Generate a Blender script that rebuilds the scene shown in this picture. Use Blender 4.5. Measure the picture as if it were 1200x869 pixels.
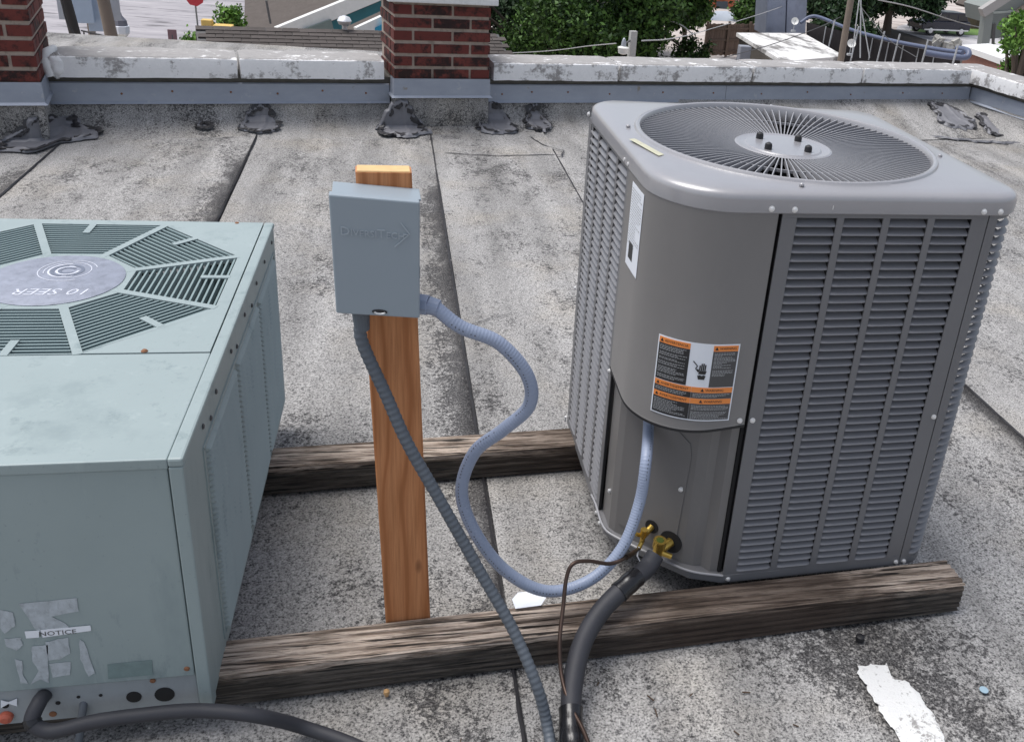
import bpy, math, random
import numpy as np
from mathutils import Vector, Matrix, noise as mnoise

for o in list(bpy.data.objects): bpy.data.objects.remove(o)
SC = bpy.context.scene
COL = SC.collection
rad = math.radians
random.seed(7)

# ---------------------------------------------------------------- camera
FPX, CX, CY = 1093.5, 747.4, 355.3            # focal length and axis, in photo pixels (1200 wide)
PITCH, YAW, ROLL, CAMH = 0.4210, 0.2562, 0.1036, 1.5111
def cam_axes():
    cy, sy = math.cos(YAW), math.sin(YAW)
    f = Vector((sy*math.cos(PITCH), cy*math.cos(PITCH), -math.sin(PITCH)))
    r0 = Vector((cy, -sy, 0)); u0 = r0.cross(f)
    return (math.cos(ROLL)*r0+math.sin(ROLL)*u0, -math.sin(ROLL)*r0+math.cos(ROLL)*u0, f)
CR, CU, CF = cam_axes()
EYE = Vector((0, 0, CAMH))
cam = bpy.data.cameras.new('camera')
cam.sensor_width = 36; cam.lens = 36*FPX/1200
cam.shift_x = (600-CX)/1200; cam.shift_y = (CY-434.5)/1200
cam.clip_start = 0.05; cam.clip_end = 1500
camo = bpy.data.objects.new('camera', cam); COL.objects.link(camo)
M = Matrix.Identity(4)
for i in range(3):
    M[i][0] = CR[i]; M[i][1] = CU[i]; M[i][2] = -CF[i]; M[i][3] = EYE[i]
camo.matrix_world = M
SC.camera = camo

# ---------------------------------------------------------------- light: overcast daylight
SUN_EL, SUN_AZ = rad(70), rad(-70)            # azimuth from +Y towards +X
w = bpy.data.worlds.new('World'); SC.world = w; w.use_nodes = True
nt = w.node_tree; bg = nt.nodes['Background']
sky = nt.nodes.new('ShaderNodeTexSky'); sky.sky_type = 'NISHITA'; sky.sun_disc = False
sky.sun_elevation = SUN_EL; sky.sun_rotation = SUN_AZ
sky.air_density = 1.0; sky.dust_density = 3.0; sky.ozone_density = 1.0
hs = nt.nodes.new('ShaderNodeHueSaturation'); hs.inputs['Saturation'].default_value = .55   # thin overcast takes most of the blue away
nt.links.new(sky.outputs[0], hs.inputs['Color']); nt.links.new(hs.outputs[0], bg.inputs[0]); bg.inputs[1].default_value = 0.10
sl = bpy.data.lights.new('sun', 'SUN'); sl.energy = 1.5; sl.angle = rad(36); sl.color = (1, .985, .965)
so = bpy.data.objects.new('sun', sl); COL.objects.link(so)
d = Vector((math.sin(SUN_AZ)*math.cos(SUN_EL), math.cos(SUN_AZ)*math.cos(SUN_EL), math.sin(SUN_EL)))
so.rotation_euler = (-d).to_track_quat('-Z', 'Y').to_euler()
so.location = d*30
SC.view_settings.view_transform = 'Standard'; SC.view_settings.look = 'None'
SC.view_settings.gamma = 1; SC.view_settings.exposure = 0.87
SC.render.resolution_x = 1024; SC.render.resolution_y = 741

# ---------------------------------------------------------------- helpers
def ray(px, py): return CR*((px-CX)/FPX) - CU*((py-CY)/FPX) + CF
def G(px, py, z=0.0):
    d = ray(px, py); return EYE + d*((z-CAMH)/d.z)
def P(px, py, Y):
    d = ray(px, py); return EYE + d*(Y/d.y)
def PL(px, py, p0, n):
    d = ray(px, py); return EYE + d*((Vector(p0)-EYE).dot(n)/d.dot(n))
OFF = {}
def link(o, parent=None):
    COL.objects.link(o)
    if parent is not None:
        o.parent = parent; OFF[o.name] = OFF[parent.name]
    else: OFF[o.name] = Vector((0, 0, 0))
    return o
def tag(o, label=None, cat=None, group=None, kind=None):
    if label: o['label'] = label
    if cat: o['category'] = cat
    if group: o['group'] = group
    if kind: o['kind'] = kind
    return o
def thing(name, loc, label=None, cat=None, group=None, kind=None):
    o = bpy.data.objects.new(name, None); o.empty_display_size = .1
    COL.objects.link(o); o.location = loc; OFF[o.name] = Vector(loc)
    return tag(o, label, cat, group, kind)
class MB:
    def __init__(s): s.v = []; s.f = []
    def add(s, vs, fs):
        k = len(s.v); s.v += [tuple(v) for v in vs]; s.f += [tuple(i+k for i in f) for f in fs]; return s
    def box(s, c, sz, rz=0, R=None):
        x, y, z = [q/2 for q in sz]; vs = []
        if R is None: R = Matrix.Rotation(rz, 3, 'Z')
        for dx, dy, dz in ((-x,-y,-z),(x,-y,-z),(x,y,-z),(-x,y,-z),(-x,-y,z),(x,-y,z),(x,y,z),(-x,y,z)):
            vs.append(Vector(c)+R@Vector((dx,dy,dz)))
        return s.add(vs, [(0,3,2,1),(4,5,6,7),(0,1,5,4),(1,2,6,5),(2,3,7,6),(3,0,4,7)])
    def bar(s, a, b, wd, ht=None, up=(0,0,1)):
        a, b = Vector(a), Vector(b); d = (b-a).normalized(); ht = ht or wd
        sd = d.cross(Vector(up))
        if sd.length < 1e-4: sd = d.cross(Vector((1,0,0)))
        sd.normalize(); u = sd.cross(d)
        vs = [p+sd*i*wd/2+u*j*ht/2 for p in (a, b) for i, j in ((-1,-1),(1,-1),(1,1),(-1,1))]
        return s.add(vs, [(0,1,2,3),(7,6,5,4),(0,4,5,1),(1,5,6,2),(2,6,7,3),(3,7,4,0)])
    def hull(s, lo, hi):                      # two equal loops joined, capped
        n = len(lo)
        return s.add(list(lo)+list(hi), [tuple(range(n))[::-1], tuple(range(n, 2*n))]+[(i,(i+1)%n,n+(i+1)%n,n+i) for i in range(n)])
    def slab(s, pts, vec):
        vec = Vector(vec); return s.hull([Vector(p) for p in pts], [Vector(p)+vec for p in pts])
    def rings(s, rs, cap0=True, cap1=True, closed=True):
        n = len(rs[0]); vs = [v for r in rs for v in r]; fs = []
        for i in range(len(rs)-1):
            for j in range(n if closed else n-1):
                k = (j+1) % n; fs.append((i*n+j, i*n+k, (i+1)*n+k, (i+1)*n+j))
        if cap0: fs.append(tuple(range(n))[::-1])
        if cap1: fs.append(tuple(range((len(rs)-1)*n, len(rs)*n)))
        return s.add(vs, fs)
    def tube(s, pts, r, n=12, cap=True):
        pts = [Vector(p) for p in pts]; rs = []; N = len(pts)
        rr = r if hasattr(r, '__len__') else [r]*N
        t0 = (pts[1]-pts[0]).normalized(); u = t0.orthogonal().normalized()
        for i in range(N):
            t = (pts[min(i+1,N-1)]-pts[max(i-1,0)]).normalized()
            u = (u-t*u.dot(t)).normalized(); v = t.cross(u)
            rs.append([pts[i]+(u*math.cos(6.28319*k/n)+v*math.sin(6.28319*k/n))*rr[i] for k in range(n)])
        return s.rings(rs, cap, cap)
    def lathe(s, c, prof, n=24, R=None):
        c = Vector(c); R = R or Matrix.Identity(3)
        return s.rings([[c+R@Vector((r*math.cos(6.28319*k/n), r*math.sin(6.28319*k/n), z)) for k in range(n)] for r, z in prof])
    def mesh(s, name, off=Vector((0,0,0)), smooth=False):
        me = bpy.data.meshes.new(name)
        me.from_pydata([(v[0]-off[0], v[1]-off[1], v[2]-off[2]) for v in s.v], [], s.f)
        if smooth:
            me.polygons.foreach_set('use_smooth', [True]*len(me.polygons))
            me.set_sharp_from_angle(angle=rad(smooth if smooth is not True else 40))
        me.update(); return me
    def build(s, name, mat, parent=None, smooth=False, bevel=0, label=None, kind=None, loc=None):
        off = OFF[parent.name] if parent else Vector(loc or (0,0,0))
        me = s.mesh(name, off, smooth); me.materials.append(mat)
        import bmesh
        bm = bmesh.new(); bm.from_mesh(me); bmesh.ops.recalc_face_normals(bm, faces=bm.faces); bm.to_mesh(me); bm.free()
        o = bpy.data.objects.new(name, me); link(o, parent)
        if not parent and loc: o.location = loc
        if bevel:
            b = o.modifiers.new('bevel', 'BEVEL'); b.width = bevel; b.segments = 2; b.limit_method = 'ANGLE'
        if label: o['label'] = label
        if kind: o['kind'] = kind
        return o
def inst(src, name, parent, pos, rz=None):
    o = bpy.data.objects.new(name, src); link(o, parent); o.location = Vector(pos)-OFF[parent.name]
    if rz is not None: o.rotation_euler = (0, 0, rz)
    return o
def spline(pts, n=12):
    pts = [Vector(p) for p in pts]; q = [2*pts[0]-pts[1]]+pts+[2*pts[-1]-pts[-2]]; out = []
    for i in range(1, len(q)-2):
        a, b, c, e = q[i-1:i+3]
        for k in range(n):
            t = k/n
            out.append(.5*((2*b)+(c-a)*t+(2*a-5*b+4*c-e)*t*t+(3*b-a-3*c+e)*t**3))
    out.append(pts[-1]); return out
def resample(pts, step):
    out = [pts[0]]; acc = 0
    for a, b in zip(pts, pts[1:]):
        L = (b-a).length; d = step-acc
        while d <= L and L > 0:
            out.append(a.lerp(b, d/L)); d += step
        acc = (L-(d-step)) if L > 0 else acc
    return out
def text_geo(body, size, extrude=0.0, shear=0.0, align='CENTER'):
    cu = bpy.data.curves.new('lettering', 'FONT'); cu.body = body; cu.size = size; cu.extrude = extrude
    cu.align_x = align; cu.align_y = 'CENTER'; cu.resolution_u = 2; cu.shear = shear
    ob = bpy.data.objects.new('lettering', cu); COL.objects.link(ob)
    dg = bpy.context.evaluated_depsgraph_get(); me = bpy.data.meshes.new_from_object(ob.evaluated_get(dg))
    vs = [v.co.copy() for v in me.vertices]; fs = [tuple(p.vertices) for p in me.polygons]
    bpy.data.objects.remove(ob); bpy.data.curves.remove(cu); bpy.data.meshes.remove(me)
    return vs, fs
def fbm(x, y=0.0, z=0.0, o=4):
    s = 0; a = .5; f = 1
    for _ in range(o): s += a*mnoise.noise(Vector((x*f, y*f, z*f))); a *= .5; f *= 2.03
    return s

# ---------------------------------------------------------------- materials
class NT:
    def __init__(s, name):
        s.m = bpy.data.materials.new(name); s.m.use_nodes = True; s.t = s.m.node_tree
        s.b = s.t.nodes['Principled BSDF']; s.tc = s.t.nodes.new('ShaderNodeTexCoord')
    def n(s, typ, **kw):
        x = s.t.nodes.new('ShaderNode'+typ)
        for k, v in kw.items():
            if k.startswith('i_'):
                key = k[2:]; key = int(key) if key.isdigit() else key.replace('_', ' ')
                x.inputs[key].default_value = v
            else: setattr(x, k, v)
        return x
    def l(s, a, b): s.t.links.new(a, b)
    def vec(s, scale=(1,1,1), rot=(0,0,0), src='Object', loc=(0,0,0)):
        m = s.n('Mapping'); m.inputs['Scale'].default_value = scale; m.inputs['Rotation'].default_value = rot
        m.inputs['Location'].default_value = loc
        s.l(s.tc.outputs[src], m.inputs['Vector']); return m.outputs[0]
    def noise(s, scale, detail=3, rough=.5, vec=None, dist=0):
        x = s.n('TexNoise', i_Scale=scale, i_Detail=detail, i_Roughness=rough, i_Distortion=dist)
        s.l(vec or s.tc.outputs['Object'], x.inputs['Vector']); return x.outputs['Fac']
    def ramp(s, fac, stops, interp='LINEAR'):
        r = s.n('ValToRGB'); r.color_ramp.interpolation = interp
        e = r.color_ramp.elements
        while len(e) < len(stops): e.new(.5)
        for x, (p, c) in zip(e, stops):
            x.position = p; x.color = (c, c, c, 1) if not hasattr(c, '__len__') else (*c, 1)
        s.l(fac, r.inputs[0]); return r.outputs[0]
    def mix(s, fac, a, b, typ='MIX'):
        x = s.n('Mix', data_type='RGBA', blend_type=typ)
        for idx, v in ((0, fac), (6, a), (7, b)):
            sock = x.inputs[idx]
            if isinstance(v, (int, float)): sock.default_value = v if idx == 0 else (v, v, v, 1)
            elif isinstance(v, tuple): sock.default_value = (*v, 1)
            else: s.l(v, sock)
        return x.outputs[2]
    def math(s, op, a, b=0.0, c=0.0, clamp=False):
        x = s.n('Math', operation=op, use_clamp=clamp)
        for i, v in enumerate((a, b, c)):
            if isinstance(v, (int, float)): x.inputs[i].default_value = v
            else: s.l(v, x.inputs[i])
        return x.outputs[0]
    def xyz(s, src='Object'):
        x = s.n('SeparateXYZ'); s.l(s.tc.outputs[src], x.inputs[0]); return x.outputs
    def out(s, col, rough=.6, metal=0, bump=None, bs=.3, bd=.002, spec=.5):
        for k, v in (('Base Color', col), ('Roughness', rough), ('Metallic', metal)):
            if isinstance(v, tuple): s.b.inputs[k].default_value = (*v, 1)
            elif isinstance(v, (int, float)): s.b.inputs[k].default_value = v if k != 'Base Color' else (v, v, v, 1)
            else: s.l(v, s.b.inputs[k])
        s.b.inputs['Specular IOR Level'].default_value = spec
        if bump is not None:
            b = s.n('Bump', i_Strength=bs, i_Distance=bd); s.l(bump, b.inputs['Height']); s.l(b.outputs[0], s.b.inputs['Normal'])
        return s.m
def plain(name, col, rough=.6, metal=0, var=.12, scale=8, bump=.0, bscale=60, spec=.5, dirt=0, rand=0):
    t = NT(name)
    f = t.noise(scale, 4, .6)
    c = t.mix(f, tuple(x*(1-var) for x in col), tuple(min(1, x*(1+var)) for x in col))
    if dirt:
        dm = t.ramp(t.noise(scale*1.7, 6, .7, t.vec((1,1,.5))), [(.5, 0.), (.72, 1.)])
        c = t.mix(t.math('MULTIPLY', dm, dirt), c, tuple(x*.45 for x in col))
    if rand:
        oi = t.n('ObjectInfo'); c = t.mix(1., c, t.ramp(oi.outputs['Random'], [(0, 1-rand), (1, 1.0)]), 'MULTIPLY')
    r = t.math('ADD', t.math('MULTIPLY', f, .15), rough-.07)
    return t.out(c, r, metal, t.noise(bscale, 3) if bump else None, bump, spec=spec)

S0X, S1X, S2X, S3X, S4X, S5X = .1764, -.7914, -1.7111, .8852, 1.90, 2.85
SYAW = .0246
def seamx(k, y): return k-math.sin(SYAW)*(y-2)

def roof_mat():
    t = NT('granulated_roofing')
    g1 = t.noise(210, 2, .65); g2 = t.noise(80, 4, .8); big = t.noise(1.6, 5, .6, t.vec((1.3,.7,1)))
    mid = t.noise(7, 5, .7, t.vec((1.5,.8,1)))
    base = t.ramp(g1, [(.34, (.085,.083,.083)), (.45, (.290,.283,.276)), (.60, (.405,.395,.383)), (.72, (.55,.537,.52))])
    warm = t.ramp(t.noise(2.3, 4, .6, t.vec(loc=(5,3,0))), [(.48, 0.), (.75, .5)])
    base = t.mix(warm, base, (.47,.42,.32), 'MULTIPLY') if False else t.mix(t.math('MULTIPLY', warm, .75), base, t.mix(1., base, (1.05,.93,.72), 'MULTIPLY'))
    fl = t.noise(48, 5, .85, t.vec((1.25, .8, 1))); fd = t.noise(1.1, 4, .6, t.vec(loc=(7,2,0)))
    flk = t.math('MULTIPLY', t.math('SUBTRACT', fl, t.math('SUBTRACT', .665, t.math('MULTIPLY', fd, .20))), 12.0, clamp=True)
    base = t.mix(t.math('MULTIPLY', flk, .80), base, (.050,.050,.054))
    # dirt that sits in patches between the granules
    pm = t.math('ADD', t.math('MULTIPLY', big, .55), t.math('MULTIPLY', mid, .45))
    x, y, z = t.xyz()
    seam = None                                # granule loss along the laps
    for sx, wd, y0, y1, st in ((S0X, .12, 1.5, 4.8, 1.1), (S1X, .17, 2.3, 5.1, 1.15), (S2X, .16, 3., 5.2, .8), (S4X, .15, 1.2, 3.2, 1.15), (S3X, .10, 3.5, 5.3, .5)):
        cx = t.math('SUBTRACT', sx+math.sin(SYAW)*2, t.math('MULTIPLY', y, math.sin(SYAW)))
        dx = t.math('SUBTRACT', cx, x)
        a = t.math('MULTIPLY', t.math('SUBTRACT', 1.0, t.math('DIVIDE', dx, wd), clamp=True), t.math('GREATER_THAN', dx, -.012))
        yy = t.math('MULTIPLY', t.math('MULTIPLY', t.math('SUBTRACT', y, y0-.3), 2.0, clamp=True), t.math('MULTIPLY', t.math('SUBTRACT', y1+.3, y), 2.0, clamp=True))
        a = t.math('MULTIPLY', t.math('MULTIPLY', a, yy), st)
        seam = a if seam is None else t.math('MAXIMUM', seam, a)
    # damp dirt lines beside the timbers
    near = t.math('MULTIPLY', t.math('SUBTRACT', 1.0, t.math('MULTIPLY', t.math('ABSOLUTE', t.math('SUBTRACT', y, 1.40)), 5.0), clamp=True), .55)
    near = t.math('MULTIPLY', near, t.math('MULTIPLY', t.math('ADD', x, .1), 2.0, clamp=True))
    cov = t.math('ADD', t.math('ADD', pm, t.math('MULTIPLY', seam, .165)), t.math('MULTIPLY', near, .10))
    thr = t.math('SUBTRACT', t.math('MULTIPLY', cov, 1.9), .555)
    speck = t.math('MULTIPLY', t.math('SUBTRACT', thr, t.math('MULTIPLY', t.math('SUBTRACT', g2, .18), 1.45)), 7.0, clamp=True)
    col = t.mix(t.math('MULTIPLY', speck, .85), base, t.mix(t.ramp(g1, [(.46, 0.), (.62, 1.)]), (.018,.017,.019), (.12,.116,.116)))
    col = t.mix(t.math('MULTIPLY', t.math('SUBTRACT', t.math('ADD', seam, t.math('MULTIPLY', t.math('SUBTRACT', g2, .5), 1.6)), .80), 2.2, clamp=True), col, (.022,.021,.023))
    stk = t.ramp(t.noise(3.0, 3, .5, t.vec((2.2,.25,1), loc=(2,1,0))), [(.35, .70), (.65, 1.04)])
    col = t.mix(1., col, stk, 'MULTIPLY')
    return t.out(col, .9, 0, g1, .6, .003, spec=.25)
def wood_mat(name, light, dark, deep, axis='x', gs=1.0, darkz=None):
    t = NT(name)
    sc = {'x': (2.0, 46, 46), 'z': (22, 22, 1.0)}[axis]
    v = t.vec(tuple(q*gs for q in sc))
    a = t.noise(2.0, 6, .65, v, .6); b = t.noise(9.0, 4, .7, v, .3)
    c = t.ramp(a, [(.28, deep), (.43, dark), (.56, light), (.75, tuple(min(1, q*1.25) for q in light))])
    c = t.mix(t.ramp(b, [(.36, .75), (.48, 0.)]), c, deep)
    if axis == 'x': c = t.mix(t.ramp(t.noise(3.2, 3, .55, t.vec((.40, 34, 34))), [(.39, .95), (.43, 0.)]), c, (.012,.010,.009))
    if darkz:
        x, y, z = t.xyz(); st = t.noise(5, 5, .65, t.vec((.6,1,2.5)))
        mk = t.math('MULTIPLY', t.math('ADD', t.math('SUBTRACT', darkz[0], z), t.math('MULTIPLY', t.math('SUBTRACT', st, .5), darkz[1])), darkz[2], clamp=True)  # black stain and the side faces' shade, both put into the colour by height
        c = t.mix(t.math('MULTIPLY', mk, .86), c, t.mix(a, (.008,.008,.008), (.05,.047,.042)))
        wx = t.math('ADD', x, t.math('MULTIPLY', t.math('SUBTRACT', t.noise(6, 4, .6), .5), .5))
        wet = t.math('MULTIPLY', t.math('MULTIPLY', t.math('SUBTRACT', wx, .22), 3.0, clamp=True), t.math('MULTIPLY', t.math('SUBTRACT', 1.05, wx), 7.0, clamp=True))
        c = t.mix(t.math('MULTIPLY', wet, .78), c, t.mix(a, (.016,.012,.010), (.085,.056,.042)))
        ls = t.ramp(t.noise(4.5, 4, .6, t.vec(loc=(3,1,2))), [(.5, 0.), (.68, .7)])
        c = t.mix(ls, c, t.mix(1., c, (.42,.40,.37), 'MULTIPLY'))
    h = t.math('ADD', a, t.math('MULTIPLY', b, .5))
    return t.out(c, .85, 0, h, .55, .004, spec=.3)
def post_mat():
    t = NT('treated_post_timber')
    w = t.n('TexWave', wave_type='BANDS', bands_direction='X', i_Scale=3.4, i_Distortion=9.5, i_Detail=2.0)
    w.inputs['Detail Scale'].default_value = .9
    t.l(t.vec((3.0,3.0,.55), loc=(.3,.1,.2)), w.inputs['Vector'])
    fine = t.noise(10, 5, .6, t.vec((26,26,.9)))
    c = t.ramp(w.outputs['Fac'], [(.0, (.38,.145,.055)), (.22, (.49,.205,.085)), (1., (.55,.245,.108))])
    c = t.mix(t.ramp(fine, [(.3, .6), (.6, 0.)]), c, (.30,.12,.045))
    vo = t.n('TexVoronoi', i_Scale=5.2); vo.inputs['Randomness'].default_value = 1
    t.l(t.vec((2.3,1,.9), loc=(.37,0,.55)), vo.inputs['Vector'])
    c = t.mix(t.ramp(vo.outputs['Distance'], [(.05, .85), (.12, 0.)]), c, (.13,.045,.02))
    return t.out(c, .7, 0, fine, .25, .001, spec=.3)
def brick_mat():
    t = NT('weathered_red_brick'); oi = t.n('ObjectInfo')
    mv = t.n('VectorMath', operation='ADD'); cb = t.n('CombineXYZ')
    r10 = t.math('MULTIPLY', oi.outputs['Random'], 37)
    t.l(r10, cb.inputs[0]); t.l(r10, cb.inputs[2]); t.l(t.tc.outputs['Object'], mv.inputs[0]); t.l(cb.outputs[0], mv.inputs[1])
    n1 = t.noise(14, 6, .75, mv.outputs[0]); n2 = t.noise(45, 3, .6, mv.outputs[0])
    red = t.mix(oi.outputs['Random'], (.120,.028,.024), (.20,.050,.038))
    red = t.mix(n2, red, (.12,.03,.025))
    k = t.math('ADD', n1, t.math('MULTIPLY', t.math('SUBTRACT', oi.outputs['Random'], .5), .16))
    c = t.mix(t.ramp(k, [(.46, 0.), (.60, .92)]), red, (.016,.012,.012))
    return t.out(c, .8, 0, n2, .5, .004, spec=.3)
def coping_mat():
    t = NT('peeling_white_coping'); x, y, z = t.xyz()
    n1 = t.noise(7, 7, .75, t.vec((.7,1.3,1))); n2 = t.noise(40, 4, .7)
    top = t.math('MULTIPLY', t.math('SUBTRACT', z, .402), 200, clamp=True)
    k = t.math('ADD', t.math('ADD', n1, t.math('MULTIPLY', n2, .25)), t.math('MULTIPLY', top, .17))
    stv = t.noise(26, 3, .6, t.vec((1, 1, .10)))
    k = t.math('ADD', k, t.math('MULTIPLY', t.math('SUBTRACT', stv, .5), .22))
    grime = t.ramp(k, [(.64, 0.), (.73, 1.)])
    white = t.mix(n2, (.72,.72,.72), (.88,.87,.87))
    c = t.mix(t.math('MULTIPLY', grime, .82), white, t.mix(n2, (.10,.095,.09), (.30,.28,.27)))
    return t.out(c, .8, 0, t.math('ADD', n1, n2), .5, .004, spec=.3)
def flashing_mat():
    t = NT('galvanised_flashing'); n = t.noise(5, 5, .65, t.vec((1,1,2))); n2 = t.noise(16, 5, .7)
    c = t.mix(n, (.23,.26,.32), (.38,.41,.47))
    c = t.mix(t.ramp(n2, [(.62, 0.), (.70, .6)]), c, (.46,.46,.47))
    c = t.mix(t.ramp(t.noise(9, 4, .6, t.vec(loc=(4,4,1))), [(.68, 0.), (.74, .6)]), c, (.22,.17,.09))
    return t.out(c, .5, .25, n2, .15, .002)
def foliage_mat(name, dark, light):
    t = NT(name); g = t.n('NewGeometry'); f = t.noise(.45, 3, .6)
    r = t.math('ADD', t.math('MULTIPLY', g.outputs['Random Per Island'], .6), t.math('MULTIPLY', f, .55))
    c = t.ramp(r, [(.3, dark), (.85, light)])
    m = t.out(c, .6, 0, spec=.25); t.b.inputs['Subsurface Weight'].default_value = 0
    return m
def shingle_mat(name, a, b):
    t = NT(name); n1 = t.noise(2.2, 3, .6, t.vec((1.6,1.6,1.6))); n2 = t.noise(14, 2, .7, t.vec((.25,1,3)))
    oi = t.n('ObjectInfo'); c = t.mix(n1, a, b); c = t.mix(t.math('MULTIPLY', n2, .5), c, tuple(q*.5 for q in a))
    c = t.mix(1., c, t.ramp(oi.outputs['Random'], [(0, .85), (1, 1.12)]), 'MULTIPLY')
    return t.out(c, .9, 0, n2, .3, .02, spec=.2)
def green_unit_mat():
    t = NT('sage_enamel_panel'); x, y, z = t.xyz('Object')
    n = t.noise(3, 5, .6); n2 = t.noise(11, 6, .75, t.vec((1,1,.35))); n3 = t.noise(130, 2, .5)
    c = t.mix(n, (.235,.290,.292), (.312,.372,.374))
    c = t.mix(t.ramp(n2, [(.57, 0.), (.74, .75)]), c, (.12,.17,.18))
    c = t.mix(t.ramp(t.noise(5, 5, .65, t.vec((1.6,1.6,.45), loc=(1,2,3))), [(.54, 0.), (.74, .40)]), c, (.135,.185,.195))
    c = t.mix(t.ramp(t.noise(22, 4, .7, t.vec((1,1,.2), loc=(4,2,3))), [(.60, 0.), (.74, .4)]), c, (.36,.42,.42))
    c = t.mix(t.ramp(n3, [(.70, 0.), (.74, .35)]), c, (.16,.20,.19))
    return t.out(c, t.math('ADD', t.math('MULTIPLY', n2, .25), .36), 0, n2, .05, .001)
def asphalt_mat(name, a, b, sc=.5):
    t = NT(name); n = t.noise(sc, 6, .7, t.vec((.6,2.2,1))); n2 = t.noise(sc*3, 4, .6, t.vec((.35,1.8,1)))
    c = t.mix(t.ramp(n, [(.35, 0.), (.65, 1.)]), a, b)
    c = t.mix(t.ramp(n2, [(.36, .8), (.44, 0.)]), c, tuple(q*.42 for q in a))
    return t.out(c, .95, 0, n2, .1, .02, spec=.15)

m_roof = roof_mat()
m_tar = plain('tar_mastic', (.028,.027,.03), .45, bump=.6, bscale=40)
m_mastic = plain('grey_mastic', (.165,.165,.18), .5, var=.3, scale=14, bump=.5, bscale=25)
m_post = post_mat()
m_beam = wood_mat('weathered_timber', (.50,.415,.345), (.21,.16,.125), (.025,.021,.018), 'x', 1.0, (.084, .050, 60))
m_brick = brick_mat(); m_mortar = plain('pale_mortar', (.37,.30,.25), .9, bump=.4, var=.3, scale=14, dirt=.8)
m_cope = coping_mat(); m_flash = flashing_mat()
m_sage = green_unit_mat()
m_sage_dk = plain('sage_grille_bar', (.20,.265,.268), .45, scale=6)
m_taupe = plain('taupe_enamel', (.178,.171,.167), .42, var=.06, scale=3, bump=.04, bscale=300, dirt=.12)
m_cap = plain('cap_enamel', (.275,.272,.285), .30, var=.05, scale=3, bump=.02, bscale=300, dirt=.15, spec=.8)
for k, v in (('Coat Weight', .6), ('Coat Roughness', .22)): m_cap.node_tree.nodes['Principled BSDF'].inputs[k].default_value = v
m_panel = plain('graphite_enamel', (.155,.155,.162), .40, var=.07, scale=3, bump=.04, bscale=300, dirt=.12)
m_slat = plain('louver_enamel', (.195,.194,.205), .36, var=.05, scale=3)
m_fin = plain('grille_wire', (.29,.29,.305), .4, var=.05)
m_black = plain('black_rubber', (.014,.014,.016), .55)
m_void = plain('dark_interior', (.012,.012,.013), .8)
m_coil = plain('coil_fins', (.03,.03,.032), .6)
m_steel = plain('zinc_screw', (.74,.74,.74), .35, .5)
m_brass = plain('brass', (.62,.42,.10), .28, .9, var=.2, scale=40)
m_copper = plain('aged_copper', (.075,.050,.040), .42, .7, var=.35, scale=20)
m_foam = plain('pipe_foam', (.030,.031,.038), .62, var=.3, scale=12, bump=.25, bscale=50)
m_tape = plain('black_tape', (.012,.012,.014), .22, bump=.3, bscale=25)
m_box = plain('box_enamel', (.262,.308,.345), .40, var=.04, scale=4)
m_cond = plain('conduit_grey', (.095,.110,.130), .5, var=.15, scale=10)
m_cond2 = plain('conduit_blue', (.26,.305,.41), .42, var=.08, scale=10)
m_white = plain('white_paint', (.70,.70,.69), .75, var=.10, scale=20, bump=.5, dirt=.35)
m_paper = plain('label_white', (.74,.77,.82), .5, var=.05)
m_ink = plain('ink_black', (.02,.02,.022), .5)
m_ink2 = plain('ink_charcoal', (.07,.07,.072), .5)
m_grey_ink = plain('ink_grey', (.40,.41,.42), .5)
m_orange = plain('ink_orange', (.80,.26,.06), .5)
m_rust = plain('rust', (.22,.10,.05), .8)

# ================================================================= THE ROOF
roof = thing('roof', (0, 0, 0), kind='structure')
YBACK = 5.93; WA = .212
WX, WY = Vector((math.cos(WA), math.sin(WA), 0)), Vector((-math.sin(WA), math.cos(WA), 0))
def W(u, o, z): return Vector((0, YBACK, 0))+WX*u+WY*o+Vector((0, 0, z))
def wall_y(x): return YBACK+x*math.tan(WA)
deck = MB().box((1.5, 2.2, -.14), (12.2, 12.6, .24)); deck.build('deck', m_roof, roof)
edges = [-4.5, -3.6, -2.655, S2X, S1X, S0X, S3X, S4X, S5X, 3.8, 4.75, 6.4]
for k in range(len(edges)-1):
    a, b = edges[k], edges[k+1]; ny = 60; vs = []; fs = []
    hz = .004+.004*(k % 2)
    ya, yb = -3.5, min(wall_y(.5*(a+b)), 6.95)
    for j in range(ny+1):
        y = ya+(yb+.25-ya)*j/ny; wob = .004*mnoise.noise(Vector((k*7.3, y*2.2, 0)))
        xa = seamx(a, y)-.03+0*wob; xb = seamx(b, y)+wob
        vs += [(xa, y, hz-.003), (xb-.015, y, hz), (xb, y, hz+.004), (xb+.001, y, -.018)]
    for j in range(ny):
        for q in range(3): i = j*4+q; fs.append((i, i+1, i+5, i+4))
    MB().add(vs, fs).build('roofing_sheet', m_roof, roof)
def ribbon(pts, wd, h, name, mat, parent, jit=.5, z=.0, kind=None):
    pts = [Vector(p) for p in pts]; out = []
    for a, b in zip(pts, pts[1:]):
        n = max(2, int((b-a).length/.03))
        out += [a.lerp(b, i/n) for i in range(n)]
    out.append(pts[-1]); vs = []; fs = []
    for i, p in enumerate(out):
        t = (out[min(i+1, len(out)-1)]-out[max(i-1, 0)]).normalized(); s = Vector((-t.y, t.x, 0))
        j = jit*fbm(p.x*13, p.y*13, 1.3); ww = wd*(1+1.2*fbm(p.x*23, p.y*23, 5))*.5
        c = p+s*j*.05
        vs += [(*(c-s*ww).xy, z+.001), (*c.xy, z+h), (*(c+s*ww).xy, z+.001)]
    for i in range(len(out)-1):
        for q in range(2): fs.append((i*3+q, i*3+q+1, i*3+q+4, i*3+q+3))
    return MB().add(vs, fs).build(name, mat, parent, kind=kind)
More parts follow.
